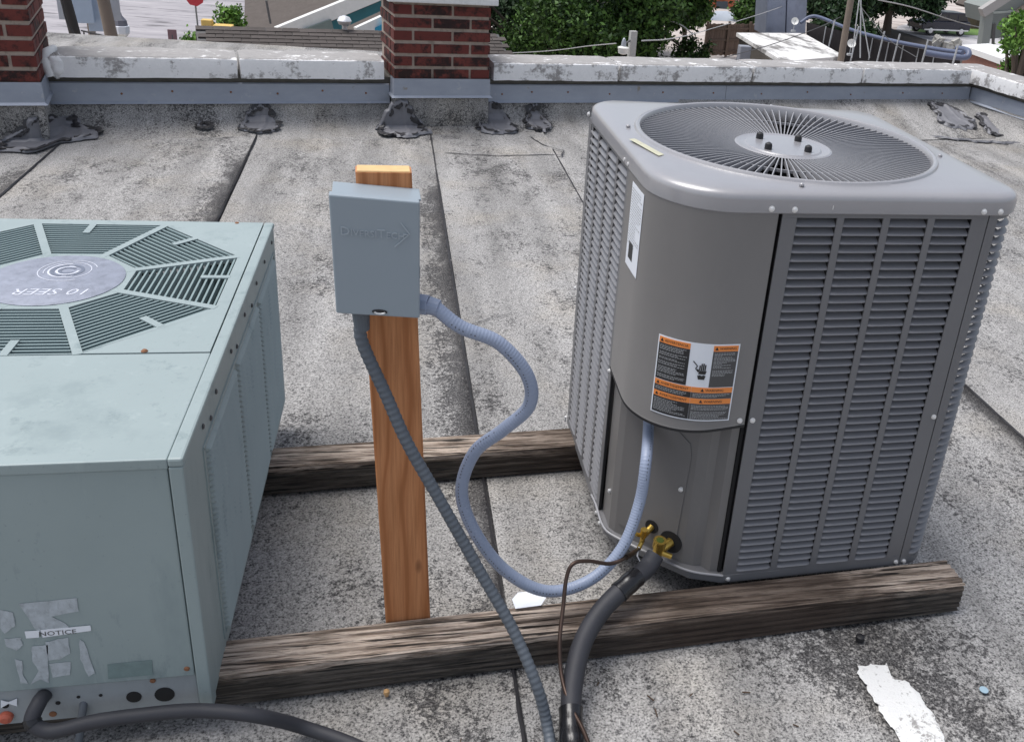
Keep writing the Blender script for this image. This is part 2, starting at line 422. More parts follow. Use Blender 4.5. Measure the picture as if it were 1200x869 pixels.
for sx, y0, y1, wd in ((S0X, .6, 5.9, .008), (S1X, 2.3, 5.75, .009), (S2X, 3, 5.6, .010), (S3X, 4.2, 5.5, .009), (S4X, .8, 5.6, .007)):
    ribbon([(seamx(sx, y)+.004, y, 0) for y in np.arange(y0, y1, .25)], wd, .006, 'seam_tar', m_tar, roof, .06, .008)
ribbon([(.165, 5.30, 0), (.45, 5.27, 0), (.78, 5.33, 0), (.86, 5.32, 0)], .010, .002, 'crack', m_tar, roof, .5, .010)
ribbon([(.70, 5.72, 0), (.77, 5.52, 0), (.86, 5.42, 0), (.83, 5.30, 0)], .008, .002, 'crack', m_tar, roof, .5, .010)
ribbon([(1.7, 1.5, 0), (1.83, 1.75, 0), (1.9, 1.95, 0)], .008, .005, 'crack', m_tar, roof, .5, .010)
ribbon([(.10+.08, 3.05, 0), (.28, 3.12, 0), (.34, 3.16, 0)], .003, .001, 'crack', m_tar, roof, .5, .010)
ribbon([W(2.9, -.52, 0), W(3.3, -.56, 0), W(3.64, -.56, 0), W(3.9, -.68, 0), W(4.18, -.80, 0), W(4.6, -.80, 0)],   .026, .016, 'wrinkle', m_mastic, roof, 1.8, .010)
ribbon([W(3.3, -.585, 0), W(3.64, -.585, 0), W(3.9, -.70, 0), W(4.18, -.83, 0)], .007, .006, 'crack', m_tar, roof, .9, .012)

# ================================================================= PARAPETS
def foot(u):                                  # how far the base flashing runs out on to the roof
    return -.03-(0 if u < 1.6 else min(.55, (u-1.6)*.32))
CORNER = 4.52
def membrane(fn, u0, u1, name, parent):
    n = 70; vs = []; fs = []
    for i in range(n+1):
        u = u0+(u1-u0)*i/n; f = fn(u)
        prof = [(f-.26, .0), (f-.12, .018), (f-.035, .040), (-.028, .075), (-.018, .155)] if f > -.1 else \
               [(f-.05, .010), (f-.01, .018), (f*.6, .07), (-.04, .15), (-.022, .165)]
        for o, z in prof:
            vs.append(W(u, o+.006*mnoise.noise(Vector((u*4, z*9, 2))), z))
    for i in range(n):
        for q in range(4): fs.append((i*5+q, i*5+q+1, i*5+q+6, i*5+q+5))
    return MB().add(vs, fs).build(name, m_roof, parent, smooth=60)
par = thing('parapet_wall', W(0, .05, 0), 'low back parapet with white painted coping stones and blue grey metal flashing', 'wall')
MB().hull([W(-1.95, 0, 0), W(CORNER, 0, 0), W(CORNER+.3, .28, 0), W(-1.95, .28, 0)], [W(-1.95, 0, .298), W(CORNER, 0, .298), W(CORNER+.3, .28, .298), W(-1.95, .28, .298)]).build('wall_core', plain('dirty_masonry', (.10,.095,.085), .9, var=.5, scale=20, bump=.5), par)
membrane(foot, -1.94, CORNER-.02, 'base_flashing', par)
def metal_strip(u0, u1, o, z0, z1, name, parent):
    n = max(3, int((u1-u0)/.12)); vs = []; fs = []
    for i in range(n+1):
        u = u0+(u1-u0)*i/n; w1 = .003*mnoise.noise(Vector((u*3, 1, o)))
        for a, b in ((o+.004, z1), (o-.004, z1-.006), (o-.006+w1, (z0+z1)/2), (o-.010+w1, z0+.012), (o-.022+w1, z0), (o-.012, z0-.003)): vs.append(W(u, a, b))
    for i in range(n):
        for q in range(5): fs.append((i*6+q, i*6+q+1, i*6+q+7, i*6+q+6))
    return MB().add(vs, fs).build(name, m_flash, parent, smooth=30)
for a, b in ((-1.94, -.16), (.44, 2.2), (2.203, CORNER-.03)): metal_strip(a, b, -.012, .147, .262, 'metal_flashing', par)
def stone(u0, u1, parent, seed, f=None):
    """a coping stone with chipped, uneven edges"""
    F = f or (lambda u, o, z: W(u, o, z)); n = max(6, int((u1-u0)/.05)); rs = []
    for i in range(n+1):
        u = u0+(u1-u0)*i/n; e = .35 if i in (0, n) else 0
        r = []
        for o, z in ((-.06, .296), (-.062, .34), (-.062, .392), (-.060, .402), (-.050, .409), (.07, .413), (.195, .411), (.208, .404), (.21, .36), (.21, .296)):
            q = .005*fbm(u*6+seed, o*14, z*14)+.005*fbm(u*31+seed, o*30, z*30)
            r.append(F(u+(.004 if i == 0 else -.004 if i == n else 0), o+q-(e*.01 if o > 0 else -e*.01), z+q-(e*.012 if z > .38 else 0)))
        rs.append(r)
    o = MB().rings(rs).build('coping_stone', m_cope, parent, smooth=24); return o
us = [-1.90, -1.0, -.19]
for i in range(2): stone(us[i]+.004, us[i+1]-.004, par, i)
us = [.47, 1.34, 2.38, 3.35, 4.43]
for i in range(4): stone(us[i]+.005, us[i+1]-.005, par, i+3)
MB().tube([W(-1.915, -.07, .30), W(-1.93, -.06, .36), W(-1.92, .0, .41), W(-1.9, .1, .415)], [.02, .028, .028, .02], 10).build('coping_plaster', m_white, par, smooth=60)
def blob(c, r, name, mat, parent, seed=0, n=14):
    rs = []
    for i in range(1, n):
        th = math.pi*i/n
        rs.append([Vector(c)+Vector((math.sin(th)*math.cos(6.283*k/16)*r[0], math.sin(th)*math.sin(6.283*k/16)*r[1], math.cos(th)*r[2]))*(1+.5*fbm(math.cos(6.283*k/16)*2+seed, th*2, math.sin(6.283*k/16)*2)) for k in range(16)])
    return MB().rings(rs).build(name, mat, parent, smooth=60)
blob(W(-1.885, -.035, .352), (.045, .045, .065), 'coping_plaster', m_cope, par, 3)
# screws on the flashing
scr = MB().lathe((0,0,0), [(.006, .0), (.006, .003), (.003, .006)], 8, Matrix.Rotation(rad(90), 3, 'X')).mesh('flashing_screw', smooth=30); scr.materials.append(m_rust)
for u in (-1.6,-1.35,-1.05,-.8,-.55,-.3,.55,.75,1.0,1.3,1.7,2.1,2.5,2.9,3.3,3.8,4.2): inst(scr, 'flashing_screw', par, W(u, -.018, .21+.01*math.sin(u*9)))
# right hand parapet, runs back towards the camera
par2 = thing('parapet_wall', W(CORNER+.1, -.5, 0), 'side parapet running forward from the far right corner, white coping', 'wall')
def W2(u, o, z): return W(CORNER, 0, 0)+(-WY)*u*.0+Vector((0,0,z))+WX*(.0+(-o))*-1+(-WY)*u
MB().hull([W2(-.0, .0, 0), W2(5, .0, 0), W2(5, .3, 0), W2(-.28, .3, 0)], [W2(-.0, .0, .298), W2(5, .0, .298), W2(5, .3, .298), W2(-.28, .3, .298)]).build('wall_core', plain('dirty_masonry_side', (.10,.095,.085), .9, var=.5, scale=20), par2)
vs = []; fs = []
for i in range(41):
    u = -.0+5*i/40
    for o, z in ((-.28, .008), (-.22, .02), (-.12, .06), (-.03, .13), (-.022, .165)): vs.append(W2(u, o+.01*mnoise.noise(Vector((u*3, o*4, 0))), z))
for i in range(40):
    for q in range(4): fs.append((i*5+q, i*5+q+1, i*5+q+6, i*5+q+5))
MB().add(vs, fs).build('base_flashing', m_roof, par2, smooth=60)
vs = []; fs = []
for i in range(21):
    u = .012+5*i/20
    for o, z in ((-.008, .262), (-.016, .255), (-.020, .16), (-.034, .147), (-.022, .144)): vs.append(W2(u, o, z))
for i in range(20):
    for q in range(4): fs.append((i*5+q, i*5+q+1, i*5+q+6, i*5+q+5))
MB().add(vs, fs).build('metal_flashing', m_flash, par2, smooth=30)
for k, (a, b) in enumerate(((-.21, .75), (.76, 1.8), (1.81, 2.9))):
    stone(a, b, par2, 20+k, f=lambda u, o, z: W2(u+.0, o, z))

# brick piers
def brick_mesh(w_, h_, d_):
    m = MB(); b = .004
    m.hull([W(0,0,0)*0+WX*x+WY*y+Vector((0,0,-h_/2+b)) for x, y in ((-w_/2,-d_/2),(w_/2,-d_/2),(w_/2,d_/2),(-w_/2,d_/2))],
           [WX*x+WY*y+Vector((0,0,h_/2-b)) for x, y in ((-w_/2,-d_/2),(w_/2,-d_/2),(w_/2,d_/2),(-w_/2,d_/2))])
    me = m.mesh('brick'); me.materials.append(m_brick)
    return me
_bc = {}
def brick(parent, u0, u1, o0, o1, z0, z1):
    key = (round(u1-u0, 3), round(o1-o0, 3), round(z1-z0, 3))
    if key not in _bc: _bc[key] = brick_mesh(u1-u0, z1-z0, o1-o0)
    j = random.uniform(-.003, .003)
    return inst(_bc[key], 'brick', parent, W((u0+u1)/2, (o0+o1)/2+j, (z0+z1)/2))
PU0, PU1, PO = -.15, .43, -.12
pier = thing('brick_pier', W(.14, .05, 0), 'red brick pier with white cap standing in the middle of the back parapet', 'brick pier')
MB().hull([W(PU0+.008, PO+.008, 0), W(PU1-.008, PO+.008, 0), W(PU1-.008, .30, 0), W(PU0+.008, .30, 0)], [W(PU0+.008, PO+.008, .757), W(PU1-.008, PO+.008, .757), W(PU1-.008, .30, .757), W(PU0+.008, .30, .757)]).build('mortar_core', m_mortar, pier)
for c in range(6):
    z0 = .314+c*.0742; zz = z0+.061
    cuts = [(0, .22), (.236, .45), (.466, .58)] if c % 2 == 0 else [(0, .105), (.121, .341), (.357, .58)]
    for a, b in cuts: brick(pier, PU0+a, PU0+b, PO, PO+.10, z0, zz)
    for s, uu in ((0, PU0), (1, PU1-.10)):
        for a, b in ([(.116, .32)] if c % 2 else [(.116, .21), (.226, .42)]):
            brick(pier, uu, uu+.10, PO+a, min(PO+b, .305), z0, zz)
MB().hull([W(PU0-.04, PO-.045, .760), W(PU1+.035, PO-.045, .760), W(PU1+.035, .35, .760), W(PU0-.04, .35, .760)], [W(PU0-.04, PO-.045, .80), W(PU1+.035, PO-.045, .80), W(PU1+.035, .35, .80), W(PU0-.04, .35, .80)]).build('cap_slab', m_white, pier, bevel=.006)
def pier_flash(u0, u1, o, z0, z1, parent, name, mat, back=.0, side=True):
    pts = [(u0, back), (u0, o), (u1, o), (u1, back)] if side else [(u0, o), (u1, o)]
    rs = []
    for (u, oo) in pts:
        su = -1 if u == u0 else 1
        rs.append([W(u-su*-.0+su*a, oo-a if oo == o else oo, z) for a, z in ((.004, z1), (.008, z0+.012), (.02, z0), (.012, z0-.003))])
    return MB().rings(rs, False, False, False).build(name, mat, parent)
pier_flash(PU0, PU1, PO-.006, .205, .318, pier, 'metal_flashing', m_flash, -.02)
MB().hull([W(PU0-.0, PO-.004, .0), W(PU1, PO-.004, .0), W(PU1, -.0, .0), W(PU0, -.0, .0)], [W(PU0+.0, PO-.003, .21), W(PU1, PO-.003, .21), W(PU1, -.0, .21), W(PU0, -.0, .21)]).build('base_flashing', m_roof, pier)

LU, LO = -1.94, -.28
pier2 = thing('brick_pier', W(-2.3, .0, 0), 'sooty red brick pier at the left end of the parapet, cut by the frame', 'brick pier')
MB().hull([W(LU-.9, LO+.008, 0), W(LU-.008, LO+.008, 0), W(LU-.008, .32, 0), W(LU-.9, .32, 0)], [W(LU-.9, LO+.008, 1.25), W(LU-.008, LO+.008, 1.25), W(LU-.008, .32, 1.25), W(LU-.9, .32, 1.25)]).build('mortar_core', m_mortar, pier2)
for c in range(12):
    z0 = .314+c*.0742; zz = z0+.061
    if c % 2 == 0: fr = [(-.215, 0), (-.445, -.231), (-.675, -.461), (-.9, -.691)]
    else: fr = [(-.105, 0), (-.335, -.121), (-.565, -.351), (-.795, -.581), (-.9, -.811)]
    for a, b in fr: brick(pier2, LU+a, LU+b, LO, LO+.10, z0, zz)
    for a, b in ([(.116, .33), (.346, .56)] if c % 2 else [(.116, .215), (.231, .44), (.456, .6)]):
        brick(pier2, LU-.10, LU, LO+a, LO+b, z0, zz)
pier_flash(LU-.9, LU+.002, LO-.006, .205, .318, pier2, 'metal_flashing', m_flash, -.03)
MB().hull([W(LU-.9, LO-.004, 0), W(LU, LO-.004, 0), W(LU, 0, 0), W(LU-.9, 0, 0)], [W(LU-.9, LO-.004, .21), W(LU, LO-.004, .21), W(LU, 0, .21), W(LU-.9, 0, .21)]).build('base_flashing', m_roof, pier2)

# mastic patches: thin torn smears bonded to the wall foot and the roof
def prof_at(u, pier_o):
    if pier_o is not None: return [(pier_o, .20), (pier_o, .03), (pier_o-.03, .012), (pier_o-.5, .0105)]
    f = foot(u)
    if f > -.1: return [(-.018, .155), (-.028, .075), (f-.035, .040), (f-.12, .020), (f-.26, .0105), (f-.6, .0105)]
    return [(-.022, .165), (-.04, .152), (f*.6, .072), (f-.01, .020), (f-.05, .0115), (f-.5, .0105)]
def along(pr, d):
    for (o0, z0), (o1, z1) in zip(pr, pr[1:]):
        L = math.hypot(o1-o0, z1-z0)
        if d <= L or (o1, z1) == pr[-1]:
            t = d/L; n = (-(z0-z1)/L, -(o1-o0)/L); return o0+(o1-o0)*t, z0+(z1-z0)*t, n
        d -= L
def patch(u0, u1, d0, d1, po, label, seed):
    uc, dc = (u0+u1)/2, (d0+d1)/2; u0, u1 = uc-(u1-u0)*.6, uc+(u1-u0)*.6
    def mp(u, d, h):
        if callable(po):
            k = po(u); A_ = along(prof_at(u, -.29), max(d, 0)); B_ = along(prof_at(u, None), max(d, 0))
            o = A_[0]*(1-k)+B_[0]*k; z = A_[1]*(1-k)+B_[1]*k; n = (A_[2][0]*(1-k)+B_[2][0]*k, A_[2][1]*(1-k)+B_[2][1]*k)
        else:
            o, z, n = along(prof_at(u, po), max(d, 0))
        return W(u, o+n[0]*h, z+n[1]*h)
    def edge(a):
        ca, sa = math.cos(a), math.sin(a)
        return (1+.42*fbm(ca*1.6+seed, sa*1.6, seed)+.25*fbm(ca*5+seed, sa*5, 3)), ca, sa
    def uv(a, q):
        R, ca, sa = edge(a); wid = .62+.38*min(1, max(0, (.35-sa)))      # wider at the bottom
        return uc+ca*q*R*(u1-u0)/2*wid, dc-sa*q*R*(d1-d0)/2
    rs = []; NQ = 26
    for i in range(NQ+1):
        q = i/NQ; r = []
        for k in range(72):
            u, v = uv(6.28319*k/72, q)
            h = .009+.006*abs(fbm(u*8+seed, v*5, 1))+.010*max(0, math.sin(u*55+6*fbm(u*5, v*3, seed)))**3*(.2+q)
            h += .007*math.exp(-((q-.90)/.05)**2)*(.6+1.5*abs(fbm(math.cos(k*.0873)*5, math.sin(k*.0873)*5, seed)))
            r.append(mp(u, v, h if q < .95 else h*(1-q)/.05*.9+.001))
        rs.append(r)
    root = thing('mastic_patch', mp(uc, dc, 0), label, 'roof patch', 'grey mastic patches along the parapet foot')
    MB().rings(rs, False, False).build('mastic', m_mastic, root, smooth=75)
    rim = MB()
    for s in range(12):
        a0 = .52*s+random.uniform(0, .3); ln = random.uniform(.35, .8); rr = []; q0 = random.uniform(.80, 1.02)
        for i in range(16):
            u, v = uv(a0+ln*i/15, q0+.05*fbm(i*.5, s)); wv = (.019+.020*fbm(i*.6, s, seed))*math.sin(math.pi*i/15)+.001
            rr.append([mp(u+wv*math.cos(b), v+wv*math.sin(b), .009+.010*math.cos(b/2)) for b in (0, 1.26, 2.51, 3.77, 5.03)])
        rim.rings(rr)
    rim.build('torn_membrane', m_tar, root, smooth=60)
    return root
patch(-.28, .04, .0, .36, -.125, 'grey mastic patch at the left foot of the middle brick pier', 2.1)
patch(.36, .60, .0, .37, None, 'grey mastic patch at the right foot of the middle brick pier', 5.7)
patch(.68, .84, .01, .31, None, 'small torn mastic patch right of the middle pier, nearest the condenser', 8.2)
patch(-1.02, -.80, .01, .27, None, 'dark wrinkled mastic patch under the coping joint between both piers', 11.4)
patch(-2.16, -1.72, .05, .36, lambda u: min(1, max(0, (u+1.98)/.10)), 'widest mastic patch spread below the left brick pier', 14.9)
patch(3.92, 4.26, .06, .50, None, 'mastic patch on the slope near the far right roof corner', 17.3)
patch(4.26, 4.66, .22, .66, None, 'creased mastic patch in the far right roof corner itself', 20.6)
patch(-1.24, -1.17, .12, .20, None, 'tiny black tar scrap on the roof left of the wrinkled patch', 23.3)

# ================================================================= TIMBERS
FA, FY, TW, ZT = .0472, 1.4328, .088, .0847
BA, BY = .0605, 2.1108
def timber(x0, x1, y0, ang, seed, label, wear=1.0):
    L = x1-x0; nl = int(L/.014); rs = []
    side = 26
    prof = [(i/side, 0) for i in range(side)]+[(1, i/side) for i in range(side)]+[(1-i/side, 1) for i in range(side)]+[(0, 1-i/side) for i in range(side)]
    ca, sa = math.cos(ang), math.sin(ang)
    for i in range(nl+1):
        x = x0+L*i/nl; r = []
        endd = min(1, min(i, nl-i)/2)
        for a, b in prof:                     # a across (y), b up (z)
            yy, zz = a*TW, b*ZT
            cy, cz = a-.5, b-.5
            nrm = Vector((0, -1 if a == 0 else 1 if a == 1 else 0, 1 if b == 1 else -1 if b == 0 else 0))
            t = (yy if b in (0, 1) else zz)
            g = 0; eg = min(1, max(0, (.5-(abs(cy) if b in (0, 1) else abs(cz)))*TW/.007-.15))
            for q in range(5):
                pos = (.011+.0165*q)+.006*fbm(x*1.1+q*3.7+seed, q)
                wdt = .0022+.0025*max(0, fbm(x*1.7+q*9+seed, 2))
                g += (.004+.014*max(0, fbm(x*.9+q*5+seed, 7)))*wear*math.exp(-((t-pos)/wdt)**2)
            g = g*eg+.0025*fbm(x*1.5, t*90+seed, 1)
            cr = .0022*(abs(cy) > .47)*(abs(cz) > .47)
            yy -= nrm.y*g+cy*2*cr; zz -= nrm.z*g+cz*2*cr-.004*fbm(x*1.3+seed, 4)*(b > .5)
            if b < .02: zz = max(zz, 0)
            lx = x+(.004*fbm(a*9, b*9, seed)*(1-endd) if 1 else 0)
            r.append(Vector((lx*ca-yy*sa, y0+lx*sa+yy*ca, zz+.010)))
        rs.append(r)
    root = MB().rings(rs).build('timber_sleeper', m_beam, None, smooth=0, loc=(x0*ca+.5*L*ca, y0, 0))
    return tag(root, label, 'timber beam', 'weathered timbers carrying the two units')
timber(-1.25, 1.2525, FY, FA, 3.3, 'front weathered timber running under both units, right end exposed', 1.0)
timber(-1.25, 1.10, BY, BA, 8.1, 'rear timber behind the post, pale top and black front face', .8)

# ================================================================= POST AND DISCONNECT BOX
fx = Vector((math.cos(FA), math.sin(FA), 0)); fy = Vector((-math.sin(FA), math.cos(FA), 0))
T0 = Vector((0, FY, 0))+fy*(TW+.002)
lean = -.0358/1.0365
def post_pt(x, y, z): return T0+fx*(-.0547+x+lean*z)+fy*y+Vector((0, 0, z))
PH = 1.043
post = thing('wooden_post', post_pt(.0445, .019, 0), 'upright orange brown two by four holding the grey disconnect box', 'post')
m_ = MB()
rs = []
for i in range(40):
    z = .012+(PH-.012)*i/39; e = .003
    rs.append([post_pt(x, y, z) for x, y in ((e,0),(.089-e,0),(.089,e),(.089,.038-e),(.089-e,.038),(e,.038),(0,.038-e),(0,e))])
m_.rings(rs); m_.build('board', m_post, post)
MB().hull([post_pt(x, y, PH+.0005) for x, y in ((.002,.002),(.087,.002),(.087,.036),(.002,.036))], [post_pt(x, y, PH+.0022) for x, y in ((.003,.003),(.086,.003),(.086,.035),(.003,.035))]).build('end_grain', plain('cut_pine_end', (.62,.42,.20), .8, var=.25, scale=50), post)
BXL, BXR, BZ0, BZ1, BD = -.0185-.0547+.0055, .1315-.0547-.012, .822, 1.028, .078
BXL, BXR = -.124, .010
def _bc4(px, py):
    p = PL(px, py, T0-fy*BD, fy)-T0; return (p.dot(fx), p.z)
_TL, _TR, _BL, _BR = _bc4(385, 228), _bc4(492, 237), _bc4(394, 366), _bc4(492, 372)
def bp(x, y, z):                              # the box hangs a little askew
    u, v = (x-BXL)/(BXR-BXL), (z-BZ0)/(BZ1-BZ0)
    X = [(_BL[i]*(1-u)+_BR[i]*u)*(1-v)+(_TL[i]*(1-u)+_TR[i]*u)*v for i in (0, 1)]
    return T0+fx*X[0]+fy*(-y)+Vector((0, 0, X[1]))
box = thing('disconnect_box', bp(-.06, .04, BZ0), 'small grey electrical disconnect box screwed to the top of the wooden post', 'electrical box')
def bhull(x0, x1, y0, y1, z0, z1, name, mat, bev=.002):
    c = ((x0,y0),(x1,y0),(x1,y1),(x0,y1))
    return MB().hull([bp(x, y, z0) for x, y in c], [bp(x, y, z1) for x, y in c]).build(name, mat, box, bevel=bev)
bhull(BXL+.006, BXR+.001, .001, BD-.018, BZ0+.004, BZ1-.006, 'enclosure', m_box)
MB().hull([bp(x, y, BZ0-.002) for x, y in ((BXL,BD-.020),(BXR,BD-.020),(BXR,BD),(BXL,BD))], [bp(x, y, BZ1) for x, y in ((BXL,BD-.020),(BXR,BD-.020),(BXR,BD),(BXL,BD))]).build('front_cover', m_box, box, bevel=.0025)
MB().hull([bp(x, y, z) for x, y, z in ((BXL+.004,.0,BZ1-.0055),(BXR+.003,.0,BZ1-.0055),(BXR+.003,BD-.021,BZ1-.0055),(BXL+.004,BD-.021,BZ1-.0055))], [bp(x, y, z) for x, y, z in ((BXL+.004,.0,BZ1-.003),(BXR+.003,.0,BZ1-.003),(BXR+.003,BD-.021,BZ1-.002),(BXL+.004,BD-.021,BZ1-.002))]).build('lid', m_box, box, bevel=.001)
def emb(parts, x0, z0, name='embossed_lettering'):
    m = MB(); x = x0
    for body, size in parts:
        a, b = text_geo(body, size, .0007, align='LEFT')
        wdt = max(v.x for v in a); mn = min(v.y for v in a)
        m.add([bp(x+v.x, BD+.0008+v.z, z0+(v.y-mn)) for v in a], b); x += wdt+.0012
    return m, x
mm, xe = emb((('D', .0205), ('IVERSI', .0150), ('T', .0205), ('ECH', .0150)), BXL+.013, .962)
m_emb = plain('lit_box_enamel', (.34,.39,.43), .35)  # box enamel painted lighter, standing in for light on the raised letters
mm.build('embossed_lettering', m_emb, box)
ar = MB()
for (a, b) in (((xe-.006, .990), (BXR-.016, .972)), ((BXR-.016, .972), (xe-.016, .948)), ((xe+.006, .9705), (BXR-.026, .9712))):
    pa, pb = bp(a[0], BD+.0008, a[1]), bp(b[0], BD+.0008, b[1]); ar.bar(pa, pb, .0018, .0018, up=fy)
ar.build('embossed_arrow', m_emb, box)
MB().hull([bp(-.055+.0125*math.cos(q), BD+.0002, BZ0+.0065+.0042*math.sin(q)) for q in np.linspace(0, 6.1, 20)], [bp(-.055+.0125*math.cos(q), BD+.0012, BZ0+.0065+.0042*math.sin(q)) for q in np.linspace(0, 6.1, 20)]).build('hasp_slot', m_ink, box)
MB().tube([bp(-.055+.0085*math.cos(q), BD+.002, BZ0+.0068+.0035*math.sin(q)) for q in np.linspace(math.pi*1.05, 1.95*math.pi, 10)], .0016, 8).build('hasp_ring', m_steel, box, smooth=True)
MB().box(bp(BXR+.001, .03, .885), (.004, .006, .02), FA).build('side_latch', m_ink, box)

RD0 = Vector((.4436, 1.5636, 0))+Vector((.055, .120, 0)); RDN = Vector((1, 1, 0)).normalized()
# conduits -------------------------------------------------------
def conduit(path, r, amp, pitch, name, mat, label, cat, n=16, parent=None):
    pts = resample(spline(path, 24), pitch/6)
    rr = [r*(1+amp*(.5-.5*math.cos(6.28319*i/6))) if amp else r for i in range(len(pts))]
    root = thing(name, pts[0], label, cat)
    MB().tube(pts, rr, n).build('tube', mat, root, smooth=50)
    return root, pts
p0 = bp(-.086, .040, BZ0-.030)
cpath = [p0, p0+Vector((.001, -.004, -.04)), P(452, 462, 1.46), P(478, 520, 1.44), P(515, 585, 1.42), P(560, 665, 1.39), P(600, 735, 1.345), P(628, 800, 1.29), G(641, 848, .05), G(646, 892, .022), G(640, 960, .016), G(610, 1080, .016), G(520, 1300, .016)]
dk, dpts = conduit(cpath, .0102, .10, .0115, 'flexible_conduit', m_cond, 'dark grey ribbed conduit dropping from the disconnect box to the roof', 'conduit')
MB().tube([bp(-.086, .040, BZ0+.0), bp(-.086, .040, BZ0-.016)], .0165, 16).build('locknut', m_cond, dk, bevel=.002)
MB().tube([bp(-.086, .040, BZ0-.016), bp(-.085, .041, BZ0-.048)], [.0145, .0125], 16).build('connector', m_cond, dk, bevel=.001)
q0 = bp(BXR-.008, .035, BZ0+.006)
lpath = [q0+Vector((.035, -.01, -.003)), P(540, 383, 1.465), P(585, 402, 1.46), P(618, 440, 1.46), P(620, 475, 1.47), P(590, 503, 1.49), P(556, 530, 1.51), P(541, 575, 1.515), P(556, 622, 1.51), P(592, 668, 1.505), P(640, 692, 1.50), P(690, 680, 1.515), P(728, 643, 1.54), P(749, 590, 1.575), P(757, 540, 1.60), PL(760, 500, RD0, RDN), PL(760, 478, RD0, RDN)]
lc, lpts = conduit(lpath, .0122, .035, .006, 'flexible_conduit', m_cond2, 'pale blue conduit looping from the disconnect box to the right condenser', 'conduit')
MB().tube([q0+Vector((-.012, .004, 0)), q0+Vector((.010, -.002, 0))], .0115, 12).build('hub', m_cond2, lc, smooth=True)
MB().tube([q0+Vector((.008, -.002, 0)), q0+Vector((.024, -.006, -.001))], .0185, 8).build('locknut', m_cond2, lc, bevel=.0015)
MB().tube([q0+Vector((.024, -.006, -.001)), q0+Vector((.042, -.012, -.004))], [.0160, .0145], 16).build('ferrule', m_cond2, lc, bevel=.001)
pm_ = MB()                                    # printed legend along the jacket, dashes
for i in range(40, len(lpts)-30, 7):
    if mnoise.noise(Vector((i*.013, 0, 0))) < -.18 or (i//7) % 9 == 0: continue
    p = lpts[i]; t = (lpts[i+4]-lpts[i-4]).normalized(); v = (EYE-p).normalized(); s = t.cross(v).normalized()
    nv = (v+s*(.45)).normalized(); nv = (nv-t*nv.dot(t)).normalized(); sd = t.cross(nv)
    c = p+nv*.01275; a = random.uniform(.0008, .0018)
    pm_.add([c-t*a-sd*.0009, c+t*a-sd*.0009, c+t*a+sd*.0009, c-t*a+sd*.0009], [(0,1,2,3)])
pm_.build('printed_legend', m_ink2, lc)

# ================================================================= RIGHT CONDENSER
RO = Vector((.4436, 1.5636, 0)); RA = .0306
rx_, ry_ = Vector((math.cos(RA), math.sin(RA), 0)), Vector((-math.sin(RA), math.cos(RA), 0))
def R(x, y, z): return RO+rx_*x+ry_*y+Vector((0, 0, z))
UW, UY = .7650, .7238; ZB, ZC = ZT+.002, .977
unit = thing('condenser_unit', R(UW/2, UY/2, ZT), 'taupe grey louvered air conditioning condenser with round top fan grille', 'air conditioner')
def outline(off=0.0, rfl=.15, r=.070, n=10):
    W_ = UW; pts = []
    for cx, cy, rr, a0 in ((rfl, rfl, rfl, 180), (W_-r, r, r, 270), (W_-r, UY-r, r, 0), (r, UY-r, r, 90)):
        for k in range(n+1):
            a = rad(a0+90*k/n); pts.append((cx+(rr+off)*math.cos(a), cy+(rr+off)*math.sin(a)))
    return pts
def polar(off, a, rfl=.15, c=(.374, .362)):
    pts = outline(off, rfl); dx, dy = math.cos(a), math.sin(a); best = 0
    for i in range(len(pts)):
        (x1, y1), (x2, y2) = pts[i], pts[(i+1) % len(pts)]
        ex, ey = x2-x1, y2-y1; den = dx*ey-dy*ex
        if abs(den) < 1e-9: continue
        t = ((x1-c[0])*ey-(y1-c[1])*ex)/den; s = ((x1-c[0])*dy-(y1-c[1])*dx)/den
        if t > 0 and -1e-6 <= s <= 1+1e-6: best = max(best, t)
    return c[0]+dx*best, c[1]+dy*best
# top cap
NA = 144; rs = []; cc = (.374, .362)
outs = {o: [polar(o, 6.28319*k/NA) for k in range(NA)] for o in (.006, .0045, .000, -.008, -.013)}
def ringo(o, z): return [R(x, y, z) for x, y in outs[o]]
def ringc(r, z): return [R(cc[0]+r*math.cos(6.28319*k/NA), cc[1]+r*math.sin(6.28319*k/NA), z) for k in range(NA)]
rs = [ringo(.0045, ZC-.006), ringo(.006, ZC-.004), ringo(.006, ZC+.020), ringo(.0045, ZC+.027), ringo(.000, ZC+.032), ringo(-.008, ZC+.0355), ringo(-.013, ZC+.037)]
o30 = outs[-.013]
for t in (.4, .8):
    rs.append([R(o30[k][0]*(1-t)+(cc[0]+.341*math.cos(6.28319*k/NA))*t, o30[k][1]*(1-t)+(cc[1]+.341*math.sin(6.28319*k/NA))*t, ZC+.037+.004*t) for k in range(NA)])
GR = .322
rs += [ringc(GR+.017, 1.0195), ringc(GR+.014, 1.024), ringc(GR+.010, 1.0255), ringc(GR+.005, 1.024), ringc(GR+.001, 1.018), ringc(GR-.001, .99)]
MB().rings(rs, False, False).build('top_cap', m_cap, unit, smooth=35)
